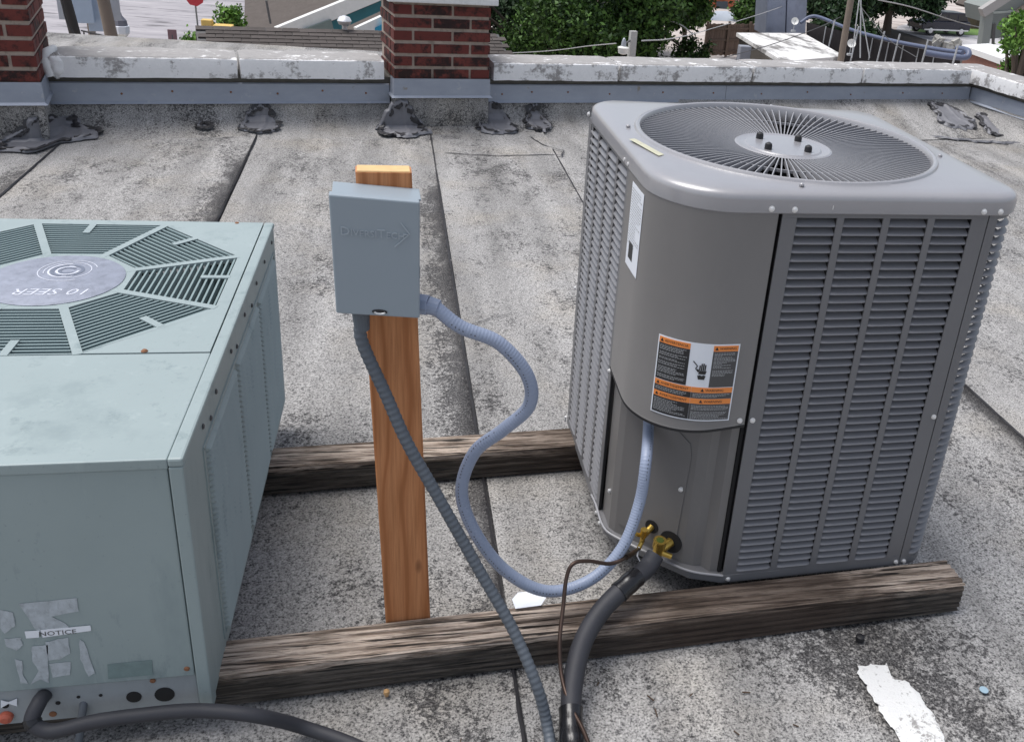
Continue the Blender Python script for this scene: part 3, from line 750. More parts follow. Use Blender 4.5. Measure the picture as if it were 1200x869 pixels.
# grille
fanc = R(*cc, 0)
prof = [(.098, .9995), (.104, 1.001), (.110, 1.0045), (.106, 1.0065), (.100, 1.0045), (.088, 1.0035), (.084, 1.006), (.0, 1.008)]
MB().lathe(R(*cc, 0), [(.098, .985)]+prof[:-1]+[(.001, 1.0075)], 64).build('grille_hub', m_cap, unit, smooth=30)
fm = MB()
L0, L1 = .100, GR+.002
segs = 5; top = []
for i in range(segs+1):
    q = i/segs; r = L0+(L1-L0)*q; zz = 1.0035+.0125*math.sin(q*math.pi/2)
    top.append([(r, -.0011, zz), (r, .0011, zz), (r, .0011, zz-.011), (r, -.0011, zz-.011)])
fm.rings(top); fme = fm.mesh('fin'); fme.materials.append(m_fin)
for k in range(108): inst(fme, 'fin', unit, fanc, 6.28319*k/108+RA)
MB().rings([[fanc+Vector((r_*math.cos(6.28319*k/96), r_*math.sin(6.28319*k/96), z)) for k in range(96)] for r_, z in ((.219,1.009),(.222,1.009),(.222,1.003),(.219,1.003),(.219,1.009))], False, False).build('grille_ring', m_fin, unit)
bt = MB().lathe((0,0,0), [(.0085, 0), (.0085, .008), (.0075, .013), (.003, .016)], 12).mesh('motor_bolt', smooth=40); bt.materials.append(m_black)
for a in (20, 110, 200, 290): inst(bt, 'motor_bolt', unit, fanc+Vector((.064*math.cos(rad(a+18)), .064*math.sin(rad(a+18)), 1.0055)))
# fan under the grille
shr = MB().rings([[fanc+Vector((r_*math.cos(6.28319*k/64), r_*math.sin(6.28319*k/64), z)) for k in range(64)] for r_, z in ((GR+.003, .992), (GR+.003, .86), (.30, .84), (.01, .835))], False, False)
shr.build('shroud', m_void, unit, smooth=40)
MB().lathe(R(*cc, .86), [(.07, 0), (.07, .11), (.05, .12)], 24).build('fan_motor', m_void, unit, smooth=40)
m_blade = plain('fan_blade', (.20,.20,.215), .4)
bl = MB(); vs = []; fs = []
for i in range(9):
    r = .06+.245*i/8
    for j in range(7):
        a = rad(-32+64*j/6)*(.8+.2*i/8); vs.append((r*math.cos(a), r*math.sin(a), .90+.04*math.sin(a)))
for i in range(8):
    for j in range(6): fs.append((i*7+j, i*7+j+1, i*7+j+8, i*7+j+7))
bme = bl.add(vs, fs).mesh('fan_blade', smooth=60); bme.materials.append(m_blade)
for k in range(3): inst(bme, 'fan_blade', unit, fanc, rad(25+120*k))
# coil core, base pan
co = [(x, y) for x, y in outline(-.055, .30, .13)]
MB().hull([R(x, y, ZB+.01) for x, y in co], [R(x, y, .835) for x, y in co]).build('coil', m_coil, unit)
bo = [(0, .72), (0, .205), (.023, .160), (.110, .070), (.160, .022), (.23, 0)]
bo += [p for p in outline(0)[11:]][:33]
bo = [(-.0, .29), (0, .205), (.023, .160), (.110, .070), (.160, .022), (.23, -.003)]+[(x, y) for x, y in outline(.0)[11:]]
MB().hull([R(x, y, ZB-.002) for x, y in bo], [R(x, y, ZB+.018) for x, y in bo]).build('base_pan', m_panel, unit)
rimp = [R(x-.004*(1 if i < 5 else 0), y-.004, ZB+.022) for i, (x, y) in enumerate([(-.003, .33)]+bo[:6])]
MB().tube(spline(rimp, 6), .0028, 8)  .build('base_rim', m_fin, unit, smooth=True)
# perimeter of the front panel and corner: s = x along the front then round the right corner
RC = .078
def perim(s):
    if s <= UW-RC: return (s, 0, 0, -1)
    a = (s-(UW-RC))/RC
    if a <= math.pi/2: return (UW-RC+RC*math.sin(a), RC-RC*math.cos(a), math.sin(a), -math.cos(a))
    return (UW, RC+(a-math.pi/2)*RC, 1, 0)
def RP(s, n, z):
    x, y, nx, ny = perim(s); return R(x+nx*n, y+ny*n, z)
def RLf(s, n, z): return R(-n, s, z)           # left face, s = y
NROW, ZL0, ZL1 = 47, .112, .962
PITCHZ = (ZL1-ZL0)/NROW
def strips(F, cuts, z0, z1, name, mat, th=.0015, nseg=1, frame=True, vlist=None):
    """a sheet with column openings: the uprights between them and bands above and below"""
    m = MB()
    def cell(a, b, c, d):
        k = max(1, int(math.ceil((b-a)/.012))) if nseg > 1 else 1
        rs = []
        for i in range(k+1):
            s = a+(b-a)*i/k; rs.append([F(s, th, c), F(s, th, d), F(s, -th, d), F(s, -th, c)])
        m.rings(rs)
    xs = cuts
    for i in range(0, len(xs)-1, 2): cell(xs[i], xs[i+1], ZL0, ZL1)
    cell(xs[0], xs[-1], z0, ZL0-.0002); cell(xs[0], xs[-1], ZL1+.0002, z1)
    return m.build(name, mat, unit)
def slat(F, s0, s1, z, nu=8):
    rs = []
    for i in range(nu+1):
        q = i/nu; s = s0+(s1-s0)*q
        e = min(1, min(q, 1-q)*(s1-s0)/.006); e = e**.5
        r = []
        for n, v in ((-.0035, .0150), (-.0022, .0115), (.0, .0085), (.0028*e, .0055), (.0058*e, .0025), (.0070*e, .0004), (.0064*e, -.0006), (-.001, .0002)):
            r.append(F(s, n, z+v))
        rs.append(r)
    return rs
COLS = [(.262, .346), (.361, .445), (.460, .544), (.559, .643)]
strips(RP, [.2315, .262, .346, .361, .445, .460, .544, .559, .643, .6795], ZB, ZC-.004, 'front_panel', m_panel)
strips(RP, [.682, .703, .872, .93], ZB, ZC-.004, 'corner_panel', m_panel, nseg=2)
def slatmesh(F, a, b, nu, name):
    m = MB(); m.rings(slat(F, a, b, 0, nu)); me = m.mesh(name, off=RO, smooth=50); me.materials.append(m_slat); return me
for a, b in COLS:
    us_ = [a, a+.004, a+.010, (a+b)/2, b-.010, b-.004, b]
    m = MB(); rs = []
    for s in us_:
        e = min(1, min(s-a, b-s)/.008)**.6 if s not in (a, b) else 0
        rs.append([RP(s, n*(e if n > 0 else 1), v) for n, v in ((-.0150, .0112), (-.0115, .0092), (-.0070, .0068), (-.0025, .0044), (.0012, .0022), (.0030, .0004), (.0024, -.0008), (-.0010, .0000))])
    me = m.rings(rs).mesh('louver', off=RO, smooth=50); me.materials.append(m_slat)
    for k in range(NROW): inst(me, 'louver', unit, RO+Vector((0, 0, ZL0+PITCHZ*k+.0008)))
m = MB(); rs = []; a, b = .703, .872
for i in range(17):
    s = a+(b-a)*i/16; e = min(1, min(i, 16-i)/1.5)**.6 if i not in (0, 16) else 0
    rs.append([RP(s, n*(e if n > 0 else 1), v) for n, v in ((-.0060, .0085), (-.002, .0062), (.0020, .0038), (.0046, .0018), (.0054, .0004), (.0044, -.0006), (-.002, .0010))])
me = m.rings(rs).mesh('corner_louver', off=RO, smooth=50); me.materials.append(m_slat)
for k in range(NROW): inst(me, 'corner_louver', unit, RO+Vector((0, 0, ZL0+PITCHZ*k+.0008)))
LC = [(.292, .376), (.391, .475), (.490, .574), (.589, .673)]
strips(RLf, [.268, .292, .376, .391, .475, .490, .574, .589, .673, .700], ZB, ZC-.004, 'side_panel', m_panel)
m = MB()
for a, b in LC:
    for k in range(NROW):
        z = ZL0+PITCHZ*k+.0008; rs = []
        for s in (a, a+.005, (a+b)/2, b-.005, b):
            e = 0 if s in (a, b) else 1
            rs.append([RLf(s, n*(e if n > 0 else 1), z+v) for n, v in ((-.0130, .0125), (-.0080, .0092), (-.0025, .0056), (.0020, .0025), (.0036, .0002), (.0028, -.0010), (-.002, .0002))])
        m.rings(rs)
m.build('side_louvers', m_slat, unit, smooth=50, kind='stuff')
# back and right faces (mostly hidden)
MB().hull([R(UW-.003, .24, ZB), R(UW, .24, ZB), R(UW, UY-.07, ZB), R(UW-.003, UY-.07, ZB)], [R(UW-.003, .24, ZC-.004), R(UW, .24, ZC-.004), R(UW, UY-.07, ZC-.004), R(UW-.003, UY-.07, ZC-.004)]).build('rear_panel', m_panel, unit)
MB().hull([R(x, y, ZB+.02) for x, y in ((.236,.018),(.672,.018),(.672,.022),(.236,.022))], [R(x, y, ZC-.008) for x, y in ((.236,.018),(.672,.018),(.672,.022),(.236,.022))]).build('dark_liner', m_coil, unit)  # dark sheet added behind the louvers to stop light leaking through
bo2 = [p for p in outline(0)[22:]]+[(0, .702)]
rs = [[R(x, y, ZB), R(x, y, ZC-.004)] for x, y in bo2]
MB().rings(rs, False, False, False).build('rear_panel', m_panel, unit, smooth=40)
# upper cover at the near left corner
def RCv(s, n, z):
    """s runs from the left face round the wide corner to the front"""
    s0, rr = .117, .15; la = rr*math.pi/2
    if s < s0: return R(-n, .267-s, z)
    if s < s0+la:
        a = (s-s0)/rr; return R(rr-(rr+n)*math.cos(a), rr-(rr+n)*math.sin(a), z)
    return R(rr+(s-s0-la), -n, z)
SE = .117+.15*math.pi/2+.072; ZCUT = .502
def cover_cut(s):                              # the lower edge dips a little round the corner
    return ZCUT-.010+.014*abs(s/SE*2-1)**2
ns = 60; rs = []
for i in range(ns+1):
    s = SE*i/ns; zb = cover_cut(s)
    rs.append([RCv(s, .004, ZC-.005), RCv(s, .004, zb+.005), RCv(s, .0055, zb+.002), RCv(s, .004, zb), RCv(s, -.020, zb), RCv(s, -.022, ZC-.005)])
MB().rings(rs).build('service_cover', m_taupe, unit, smooth=35)
rs = []
for i in range(ns+1):
    s = SE*i/ns; zb = cover_cut(s); rs.append([RCv(s, .0062, zb+.001), RCv(s, .0062, zb-.004), RCv(s, -.02, zb-.004), RCv(s, -.02, zb+.001)])
MB().rings(rs).build('cover_gasket', m_black, unit)
# recessed lower panel with facets
lp = [(.010, .266), (.010, .200), (.020, .182), (.150, .052), (.172, .040), (.190, .038), (.205, .016), (.222, .014)]
rs = [[R(x, y, ZB+.010), R(x, y, ZCUT)] for x, y in lp]
MB().rings(rs, False, False, False).build('lower_panel', m_taupe, unit)
MB().hull([R(x, y, ZB) for x, y in ((.2235,.010),(.2305,.010),(.2305,.04),(.2235,.04))], [R(x, y, ZC-.01) for x, y in ((.2235,.010),(.2305,.010),(.2305,.04),(.2235,.04))]).build('panel_gap', m_void, unit)
MB().hull([R(x, y, ZB) for x, y in ((.2640-.264,.2675),(.006,.2675),(.006,.270),(.0,.270))], [R(x, y, ZC-.01) for x, y in ((.0,.2675),(.006,.2675),(.006,.270),(.0,.270))]).build('panel_gap', m_void, unit)
dg = Vector((1, -1, 0)).normalized(); 
def RD(t, n, z):                               # diagonal facet, t from its left end, n outwards
    x = .020+t*.70711; y = .182-t*.70711; return R(x-n*.70711, y-n*.70711, z)
ac = [(.010, .135), (.010, .455), (.045, .478), (.085, .470), (.165, .420), (.172, .39), (.160, .115), (.15, .108)]
MB().hull([RD(t, .0004, z) for t, z in ac], [RD(t, .0022, z) for t, z in ac]).build('access_plate', m_taupe, unit)
# label and nameplate: flat print that follows the cover
def sheet(F, s0, s1, z0, z1, n, mat, name, parent, k=12):
    rs = []
    for i in range(k+1):
        s = s0+(s1-s0)*i/k; rs.append([F(s, n, z0), F(s, n, z1), F(s, n-.0005, z1), F(s, n-.0005, z0)])
    return MB().rings(rs).build(name, mat, parent)
LS0, LS1, LZ0, LZ1 = .222, .388, .520, .697
lab = sheet(RCv, LS0, LS1, LZ0, LZ1, .0052, m_paper, 'warning_label', unit)
lm = LS0+.067; rm = LS0+.112
def blk(a, b, c, d, n, mat, name): return sheet(RCv, a, b, c, d, n, mat, name, lab, 6)
e_ = .003
blk(LS0+e_, lm, .600, LZ1-.016, .0057, m_ink, 'label_block'); blk(rm, LS1-e_, .600, LZ1-.016, .0057, m_ink2, 'label_block')
blk(LS0+e_, lm+.012, .573, .586, .0057, m_ink, 'label_block'); blk(lm+.0125, LS1-e_, .573, .586, .0057, m_ink2, 'label_block')
blk(LS0+e_, lm+.012, LZ0+e_, .560, .0057, m_ink, 'label_block'); blk(lm+.0125, LS1-e_, LZ0+e_, .560, .0057, m_ink2, 'label_block')
heads = [(LS0+e_, lm, LZ1-.0155, LZ1-e_, 'ADVERTENCIA'), (rm, LS1-e_, LZ1-.0155, LZ1-e_, 'WARNING'), (LS0+e_, lm+.012, .5865, .5985, 'AVERTISSEMENT'), (lm+.0125, LS1-e_, .5865, .5985, 'WARNING'), (LS0+e_, lm+.012, .5605, .5725, 'AVERTISSEMENT'), (lm+.0125, LS1-e_, .5605, .5725, 'WARNING')]
wm = MB(); tm = MB()
for a, b, c, d_, tx in heads:
    blk(a, b, c, d_, .0058, m_orange, 'label_header')
    v_, f_ = text_geo(tx, .0078); wmax = max(v.x for v in v_)-min(v.x for v in v_); k = min(1, (b-a-.016)/wmax)
    wm.add([RCv((a+b)/2+.004+v.x*k, .0064, (c+d_)/2+v.y) for v in v_], f_)
    tx0 = (a+b)/2+.004-wmax*k/2-.006
    tm.add([RCv(tx0-.0035, .0064, c+.003), RCv(tx0+.0035, .0064, c+.003), RCv(tx0, .0064, d_-.002)], [(0,1,2)])
wm.build('label_lettering', m_ink, lab); tm.build('warning_triangle', m_ink, lab)
fp = MB(); random.seed(4)                     # lines of fine print
for a, b, c, d_ in ((LS0+.006, lm-.004, .604, .678), (rm+.003, LS1-.006, .622, .678), (LS0+.006, lm+.006, .575, .584), (lm+.016, LS1-.006, .575, .584), (LS0+.006, lm+.006, .527, .557), (lm+.016, LS1-.006, .527, .557)):
    z = d_
    while z > c:
        x = a; end = b-random.choice((0, .003, .008, .018, .028))
        while x < end:
            wd = min(random.uniform(.002, .006), end-x)
            if wd > .001: fp.add([RCv(x, .0063, z-.0012), RCv(x+wd, .0063, z-.0012), RCv(x+wd, .0063, z), RCv(x, .0063, z)], [(0,1,2,3)])
            x += wd+.0011
        z -= .0030 if random.random() > .18 else .0058
fp.build('label_fine_print', m_grey_ink, lab, kind='stuff')
hd = MB(); hc = (lm+.026, .637)                # hand and lightning pictogram
def hq(pts): hd.add([RCv(hc[0]+x, .0063, hc[1]+y) for x, y in pts], [tuple(range(len(pts)))])
hq([(-.005,-.008),(.009,-.008),(.011,.000),(-.003,.000)])
for k, (x, h) in enumerate(((-.003,.012),(.0005,.016),(.004,.0165),(.0075,.014))): hq([(x-.0013,.0005),(x+.0013,.0005),(x+.0016,h),(x-.0010,h)])
hq([(-.003,-.001),(-.0065,.004),(-.0078,.003),(-.005,-.004)])
hq([(-.004,-.020),(.008,-.020),(.010,-.0115),(.006,-.0095),(.002,-.0118),(-.001,-.0098),(-.006,-.0115)])
for a, b in (((-.017,.020),(-.008,.010)),((-.008,.010),(-.011,.004)),((-.011,.004),(-.005,-.003))):
    dx, dy = b[0]-a[0], b[1]-a[1]; L = math.hypot(dx, dy); ox, oy = -dy/L*.0011, dx/L*.0011
    hq([(a[0]-ox,a[1]-oy),(b[0]-ox,b[1]-oy),(b[0]+ox,b[1]+oy),(a[0]+ox,a[1]+oy)])
hd.build('hand_pictogram', m_ink, lab)
npl = sheet(RCv, .042, .132, .780, .958, .0052, m_paper, 'nameplate', unit, 4)
fp = MB(); z = .948
while z > .83:
    x = .047; end = .127-random.choice((0, .01, .03))
    while x < end:
        wd = min(random.uniform(.004, .014), end-x)
        if wd > .001: fp.add([RCv(x, .0057, z-.002), RCv(x+wd, .0057, z-.002), RCv(x+wd, .0057, z), RCv(x, .0057, z)], [(0,1,2,3)])
        x += wd+.003
    z -= .0058
fp.build('nameplate_print', m_grey_ink, npl, kind='stuff')
sheet(RCv, .060, .092, .800, .836, .0057, m_ink, 'nameplate_emblem', npl, 2)
yl = MB(); ylw = plain('worn_yellow_sticker', (.47,.46,.34), .6, var=.2, scale=60)
yl.add([R(.006, .33, ZC+.0405), R(.020, .335, ZC+.0408), R(.052, .215, ZC+.0412), R(.038, .205, ZC+.0408)], [(0,1,2,3)]); yl.build('worn_sticker', ylw, unit)
# screws
sm = MB().lathe((0,0,0), [(.0062, 0), (.0062, .0012), (.0045, .0015), (.0045, .0045), (.002, .0055)], 10, Matrix.Rotation(rad(90), 3, 'X')).mesh('screw', smooth=30); sm.materials.append(m_steel)
sml = MB().lathe((0,0,0), [(.0062, 0), (.0062, .0012), (.0045, .0015), (.0045, .0045), (.002, .0055)], 10, Matrix.Rotation(rad(-90), 3, 'Y')).mesh('screw', smooth=30); sml.materials.append(m_steel)
for s, z in ((.205, ZC+.004), (.252, ZC+.003), (.662, ZC+.003), (.700, ZC+.003), (.240, .515), (.672, .50), (.245, .094), (.672, .096), (.693, .096)): inst(sm, 'screw', unit, RP(s, .002 if z < ZC else .006, z))
inst(sm, 'screw', unit, RCv(SE-.012, .005, .518))
for y, z in ((.272, ZC+.003), (.305, ZC+.003), (.70, ZC+.003), (.272, .095), (.235, .092), (.71, .09), (.708, .10), (.709, .505), (.274, .49)): inst(sml, 'screw', unit, R(-.003, y, z))
inst(sm, 'screw', unit, RD(.158, .004, .30)); inst(sm, 'screw', unit, R(.008, .215, .20))
MB().bar(R(.33, -.0065, ZC+.004), R(.33, -.0065, ZC+.012), .0015).build('cap_nick', m_steel, unit)
rv = MB().lathe((0,0,0), [(.005, 0), (.005, .004), (.002, .006)], 8).mesh('cap_rivet', smooth=30); rv.materials.append(m_cap)
for a in (75, 170, 255, 345): inst(rv, 'cap_rivet', unit, fanc+Vector((.352*math.cos(rad(a)), .352*math.sin(rad(a)), 1.017)))
MB().hull([RP(q, n, ZB) for q, n in ((.676,-.0035),(.676,-.005),(.686,-.005),(.686,-.0035))], [RP(q, n, ZC-.006) for q, n in ((.676,-.0035),(.676,-.005),(.686,-.005),(.686,-.0035))]).build('seam_backing', m_void, unit)
# service valves
def disc(c, r, n, mat, name, ax):
    Rm = Vector((0,0,1)).rotation_difference(ax).to_matrix(); return MB().lathe(c, [(r, -.002), (r, .0008)], 28, Rm).build(name, mat, unit)
axd = -(rx_+ry_).normalized()
vh = RD(.150, .0028, .150); vh2 = RD(.098, .0028, .168)
disc(vh, .028, 1, m_void, 'valve_opening', axd); disc(vh2, .017, 1, m_void, 'valve_opening', axd)
v1 = thing('service_valve', vh, None); bpy.data.objects.remove(v1)
vb = MB()
c1 = vh+axd*.030+Vector((-.014, .0, -.006)); upv = Vector((.03, -.10, 1)).normalized()
vb.tube([c1-upv*.030, c1-upv*.012, c1-upv*.010, c1+upv*.012, c1+upv*.013, c1+upv*.034], [.0085, .0085, .0120, .0120, .0150, .0150], 12)
vb.tube([vh, c1], .0115, 12)
vb.tube([c1+upv*.0, c1+upv*-.002+Vector((.030, -.012, -.006))], [.0068, .0062], 10)
valve = vb.build('service_valve', m_brass, unit, smooth=35)
MB().tube([c1+upv*.034, c1+upv*.0345], .0095, 6).build('valve_stem', plain('green_brass', (.10,.14,.03), .4, .5), valve)
vb = MB(); c2 = vh2+axd*.026+Vector((-.006, 0, -.010))
vb.tube([vh2, c2], .0075, 10); vb.tube([c2-upv*.016, c2+upv*.004, c2+upv*.005, c2+upv*.020], [.006, .006, .0085, .0085], 10); vb.tube([c2, c2+Vector((-.018, -.004, .010))], .0045, 8)
vb.tube([c2-upv*.016, c2-upv*.03+Vector((-.008, -.01, 0))], .0055, 8)
vb.build('service_valve', m_brass, unit, smooth=35)
sv = RD(.113, .012, .487)
MB().tube([sv+axd*-.012, sv+axd*.006, sv+axd*.0062, sv+axd*.012], [.006, .006, .009, .009], 8).build('charge_port', m_brass, unit, smooth=35)
# refrigerant lines
P1 = c1-upv*.028
ins = [P(768, 650, 1.565), P(758, 665, 1.545), P(737, 683, 1.505), P(705, 715, 1.46), P(683, 752, 1.405), P(672, 795, 1.34), P(669, 835, 1.28), G(673, 880, .035), G(690, 960, .03), G(700, 1150, .03)]
ipts = resample(spline(ins, 16), .008)
sl_ = thing('insulated_pipe', ipts[0], 'thick black foam insulated refrigerant pipe leaving the brass valve', 'pipe')
MB().tube(ipts, [.0205+.0012*fbm(i*.11, 2) for i in range(len(ipts))], 20).build('foam_sleeve', m_foam, sl_, smooth=60)
def wrap(i0, i1, grow=.0012):
    MB().tube(ipts[i0:i1], [.0212+grow+.0008*math.sin(i*1.7)+.0007*fbm(i*.8, 5) for i in range(i0, i1)], 20).build('tape_wrap', m_tape, sl_, smooth=35)
wrap(9, 17); k = min(range(len(ipts)), key=lambda i: (ipts[i]-P(669, 830, 1.285)).length); wrap(k, k+8, .002); wrap(k+5, k+14, .0035)
cop = [c2-upv*.03+Vector((-.008, -.01, 0)), P(735, 652, 1.54), P(715, 660, 1.515), P(690, 657, 1.50), P(672, 660, 1.49), P(664, 676, 1.475), P(660, 710, 1.44), P(656, 750, 1.39), P(658, 790, 1.34), P(668, 825, 1.285), P(684, 856, 1.225), G(700, 900, .07)]
cpts = spline(cop, 12)
ct = thing('copper_line', cpts[0], 'thin brown copper liquid line bending down beside the insulated pipe', 'pipe')
MB().tube(cpts, .0042, 10).build('tube', m_copper, ct, smooth=60)
MB().tube(cpts[4:14], .0058, 10).build('ferrule', m_copper, ct, smooth=60)
MB().tube([c2+Vector((-.01, -.012, -.02)), c2+Vector((-.014, -.02, -.04)), c2+Vector((-.006, -.024, -.055)), c2+Vector((-.018, -.024, -.075))], .0016, 6).build('cable_tie', m_paper, ct)

# ================================================================= LEFT CONDENSER
LXR, LY0, LD, LH = -.3586, 1.3487, 1.0858, .5345
LZ = ZT+LH; LXL = -1.15
unit2 = thing('condenser_unit', (-.755, 1.9, ZT), 'old sage green square condenser unit with octagonal slatted top grille', 'air conditioner')
def b2(x0, x1, y0, y1, z0, z1, name, mat, bev=.002, lab_=None):
    return MB().box(((x0+x1)/2, (y0+y1)/2, (z0+z1)/2), (x1-x0, y1-y0, z1-z0)).build(name, mat, unit2, bevel=bev, label=lab_)
YS = 1.712
b2(LXL, LXR-.024, LY0+.002, YS-.0015, LZ-.020, LZ-.001, 'front_lid', m_sage)
b2(LXL, LXR-.026, LY0+.006, LY0+.014, .158, LZ-.021, 'front_panel', m_sage)
b2(LXL, LXR-.026, LY0+.0115, LY0+.020, .078, .157, 'pipe_panel', plain('faded_base_panel', (.30,.33,.345), .45, dirt=.3, scale=9), .001)
# side panel: edge cap, plate and its field of small louvers
b2(LXR-.024, LXR, LY0, LY0+LD, LZ-.016, LZ, 'edge_cap', m_sage, .004)
b2(LXR-.0235, LXR-.0012, LY0+.0005, LY0+.032, .0765, LZ-.016, 'corner_post', m_sage, .003)
sp = MB(); X0 = LXR-.003
sp.box((LXR-.0055, LY0+LD/2, (.085+LZ-.016)/2), (.006, LD-.005, LZ-.016-.085)); sp.build('side_panel', m_sage, unit2, bevel=.001)
fl = MB()
ys = [1.500, 1.795, 1.812, 2.095, 2.112, 2.385]
for i in range(0, 6, 2):
    for k in range(34):
        z = .125+k*.0123
        ya, yb = ys[i], ys[i+1]
        fl.hull([Vector((LXR-.004, ya, z)), Vector((LXR-.004, yb, z)), Vector((LXR+.0060, yb-.006, z+.0008)), Vector((LXR+.0060, ya+.006, z+.0008))],
                [Vector((LXR-.004, ya, z+.0098)), Vector((LXR-.004, yb, z+.0098)), Vector((LXR-.0025, yb-.004, z+.0094)), Vector((LXR-.0025, ya+.004, z+.0094))])
fl.build('side_louvers', m_sage, unit2, kind='stuff')
bd = MB()
for a, b in (((1.485, .118), (1.485, .548)), ((1.485, .548), (2.40, .548)), ((2.40, .548), (2.40, .118)), ((1.485, .118), (2.40, .118))):
    bd.bar((LXR-.0020, *a), (LXR-.0020, *b), .006, .004, up=(1, 0, 0))
bd.build('panel_bead', m_sage, unit2)
scs = MB().lathe((0,0,0), [(.0052, 0), (.0052, .0015), (.003, .003)], 8, Matrix.Rotation(rad(90), 3, 'Y')).mesh('screw', smooth=30); scs.materials.append(m_ink2)
for y in (1.50, 1.62, 1.78, 1.95, 2.12, 2.25, 2.38): inst(scs, 'screw', unit2, (LXR-.002, y, LZ-.035)); 
for y in (1.56, 1.84, 2.04): inst(scs, 'screw', unit2, (LXR-.002, y, LZ-.055))
scf = MB().lathe((0,0,0), [(.0050, 0), (.0050, .0015), (.003, .003)], 8, Matrix.Rotation(rad(90), 3, 'X')).mesh('screw', smooth=30); scf.materials.append(m_rust)
inst(scf, 'screw', unit2, (-.396, LY0+.006, .176)); inst(scf, 'screw', unit2, (-.455, LY0+.011, .150))
sct = MB().lathe((0,0,0), [(.0065, 0), (.0055, .002), (.003, .004)], 8).mesh('screw', smooth=30); sct.materials.append(m_rust)
inst(sct, 'screw', unit2, (-.50, YS+.006, LZ)); inst(sct, 'screw', unit2, (-.448, 2.427, LZ-.002)); inst(sct, 'screw', unit2, (-1.0, YS+.006, LZ))
# top: octagon opening
OC = Vector((-.755, 2.057, 0)); AP = .345; HR = .135; SPK = .0115
t8 = math.tan(math.pi/8)
octo = [(AP/math.cos(math.pi/8)*math.cos(rad(22.5+45*k)), AP/math.cos(math.pi/8)*math.sin(rad(22.5+45*k))) for k in range(8)]
TX0, TX1, TY0, TY1 = LXL, LXR-.026, YS+.0015, LY0+LD-.002
sq = [(TX1, OC.y+AP*t8), (TX1, TY1), (OC.x+AP*t8, TY1), (OC.x-AP*t8, TY1), (TX0, TY1), (TX0, OC.y+AP*t8), (TX0, OC.y-AP*t8), (TX0, TY0), (OC.x-AP*t8, TY0), (OC.x+AP*t8, TY0), (TX1, TY0), (TX1, OC.y-AP*t8)]
O8 = [(OC.x+x, OC.y+y) for x, y in octo]
polys = [[0,1,'a0'],]
def fz(pts, z0, z1, mb): mb.hull([Vector((x, y, z0)) for x, y in pts], [Vector((x, y, z1)) for x, y in pts])
tp = MB(); z0_, z1_ = LZ-.010, LZ-.0005
vs = [Vector((x, y, z1_)) for x, y in O8]+[Vector((x, y, z1_)) for x, y in sq]
S_ = 8
fs = [(0, S_+0, S_+1), (0, S_+1, S_+2, 1), (1, S_+2, S_+3, 2), (2, S_+3, S_+4, S_+5, 3), (3, S_+5, S_+6, 4), (4, S_+6, S_+7, S_+8, 5), (5, S_+8, S_+9, 6), (6, S_+9, S_+10, S_+11, 7), (7, S_+11, S_+0, 0)]
tp.add(vs, fs)
vs = [Vector((x, y, z)) for z in (z1_, z0_-.006) for x, y in O8]; tp.add(vs, [(k, (k+1) % 8, 8+(k+1) % 8, 8+k) for k in range(8)])
vs = [Vector((x, y, z)) for z in (z1_, z1_-.02) for x, y in sq]; tp.add(vs, [(k, (k+1) % 12, 12+(k+1) % 12, 12+k) for k in range(12)])
tp.build('top_panel', m_sage, unit2)
for k in range(8):                            # spokes
    a = rad(22.5+45*k); dv = Vector((math.cos(a), math.sin(a), 0))
    MB().bar(OC+dv*(HR-.002)+Vector((0,0,LZ-.004)), OC+dv*(AP/math.cos(math.pi/8)+.002)+Vector((0,0,LZ-.004)), .017, .008).build('spoke', m_sage, unit2)
NB = 15
for k in range(8):                            # slats across each sector
    a = rad(45*k); dv = Vector((math.cos(a), math.sin(a), 0)); sv_ = Vector((-dv.y, dv.x, 0))
    for j in range(NB):
        r = HR+.012+(AP-HR-.012)*(j+.6)/NB
        hw = r*t8-.0095
        c = OC+dv*r
        MB().bar(c-sv_*hw+Vector((0,0,LZ-.0120)), c+sv_*hw+Vector((0,0,LZ-.0120)), .0040, .0190).build('grille_slat', m_sage_dk, unit2)
    p = OC+dv*(AP-.028)+sv_*.02
    MB().box(p+Vector((0,0,LZ-.0015)), (.062, .015, .003), a).build('grille_tab', m_sage, unit2)
hb = MB().lathe(OC, [(HR+.012, LZ-.010), (HR+.012, LZ-.001), (HR+.002, LZ+.0005), (HR-.001, LZ-.002)], 8, Matrix.Rotation(rad(22.5), 3, 'Z')); 
pts = [(math.cos(rad(22.5+45*k))*(HR+.012)/math.cos(math.pi/8), math.sin(rad(22.5+45*k))*(HR+.012)/math.cos(math.pi/8)) for k in range(8)]
hub2 = MB(); fz([(OC.x+x, OC.y+y) for x, y in pts], LZ-.010, LZ-.0003, hub2); hub2.build('grille_hub', m_sage, unit2)
m_badge = plain('brushed_badge', (.25,.27,.33), .5, .1, var=.35, scale=30, dirt=.5)
badge = MB().lathe(OC, [(HR, LZ), (HR, LZ+.0012), (HR-.002, LZ+.002), (.001, LZ+.002)], 64).build('badge', m_badge, unit2, smooth=30)
def flat_text(tx, size, c, ang, z, name, mat, parent, shear=0):
    v_, f_ = text_geo(tx, size, shear=shear); Rm = Matrix.Rotation(ang, 3, 'Z')
    return MB().add([Vector(c)+Rm@Vector((v.x, v.y, 0))+Vector((0,0,z)) for v in v_], f_).build(name, mat, parent)
m_silver = plain('silver_print', (.56,.58,.65), .4, var=.25, scale=90); m_dkprint = plain('worn_blue_print', (.13,.15,.20), .5)
flat_text('10 SEER', .044, OC+Vector((.018, -.068, 0)), math.pi, LZ+.0026, 'badge_lettering', m_silver, badge, .25)
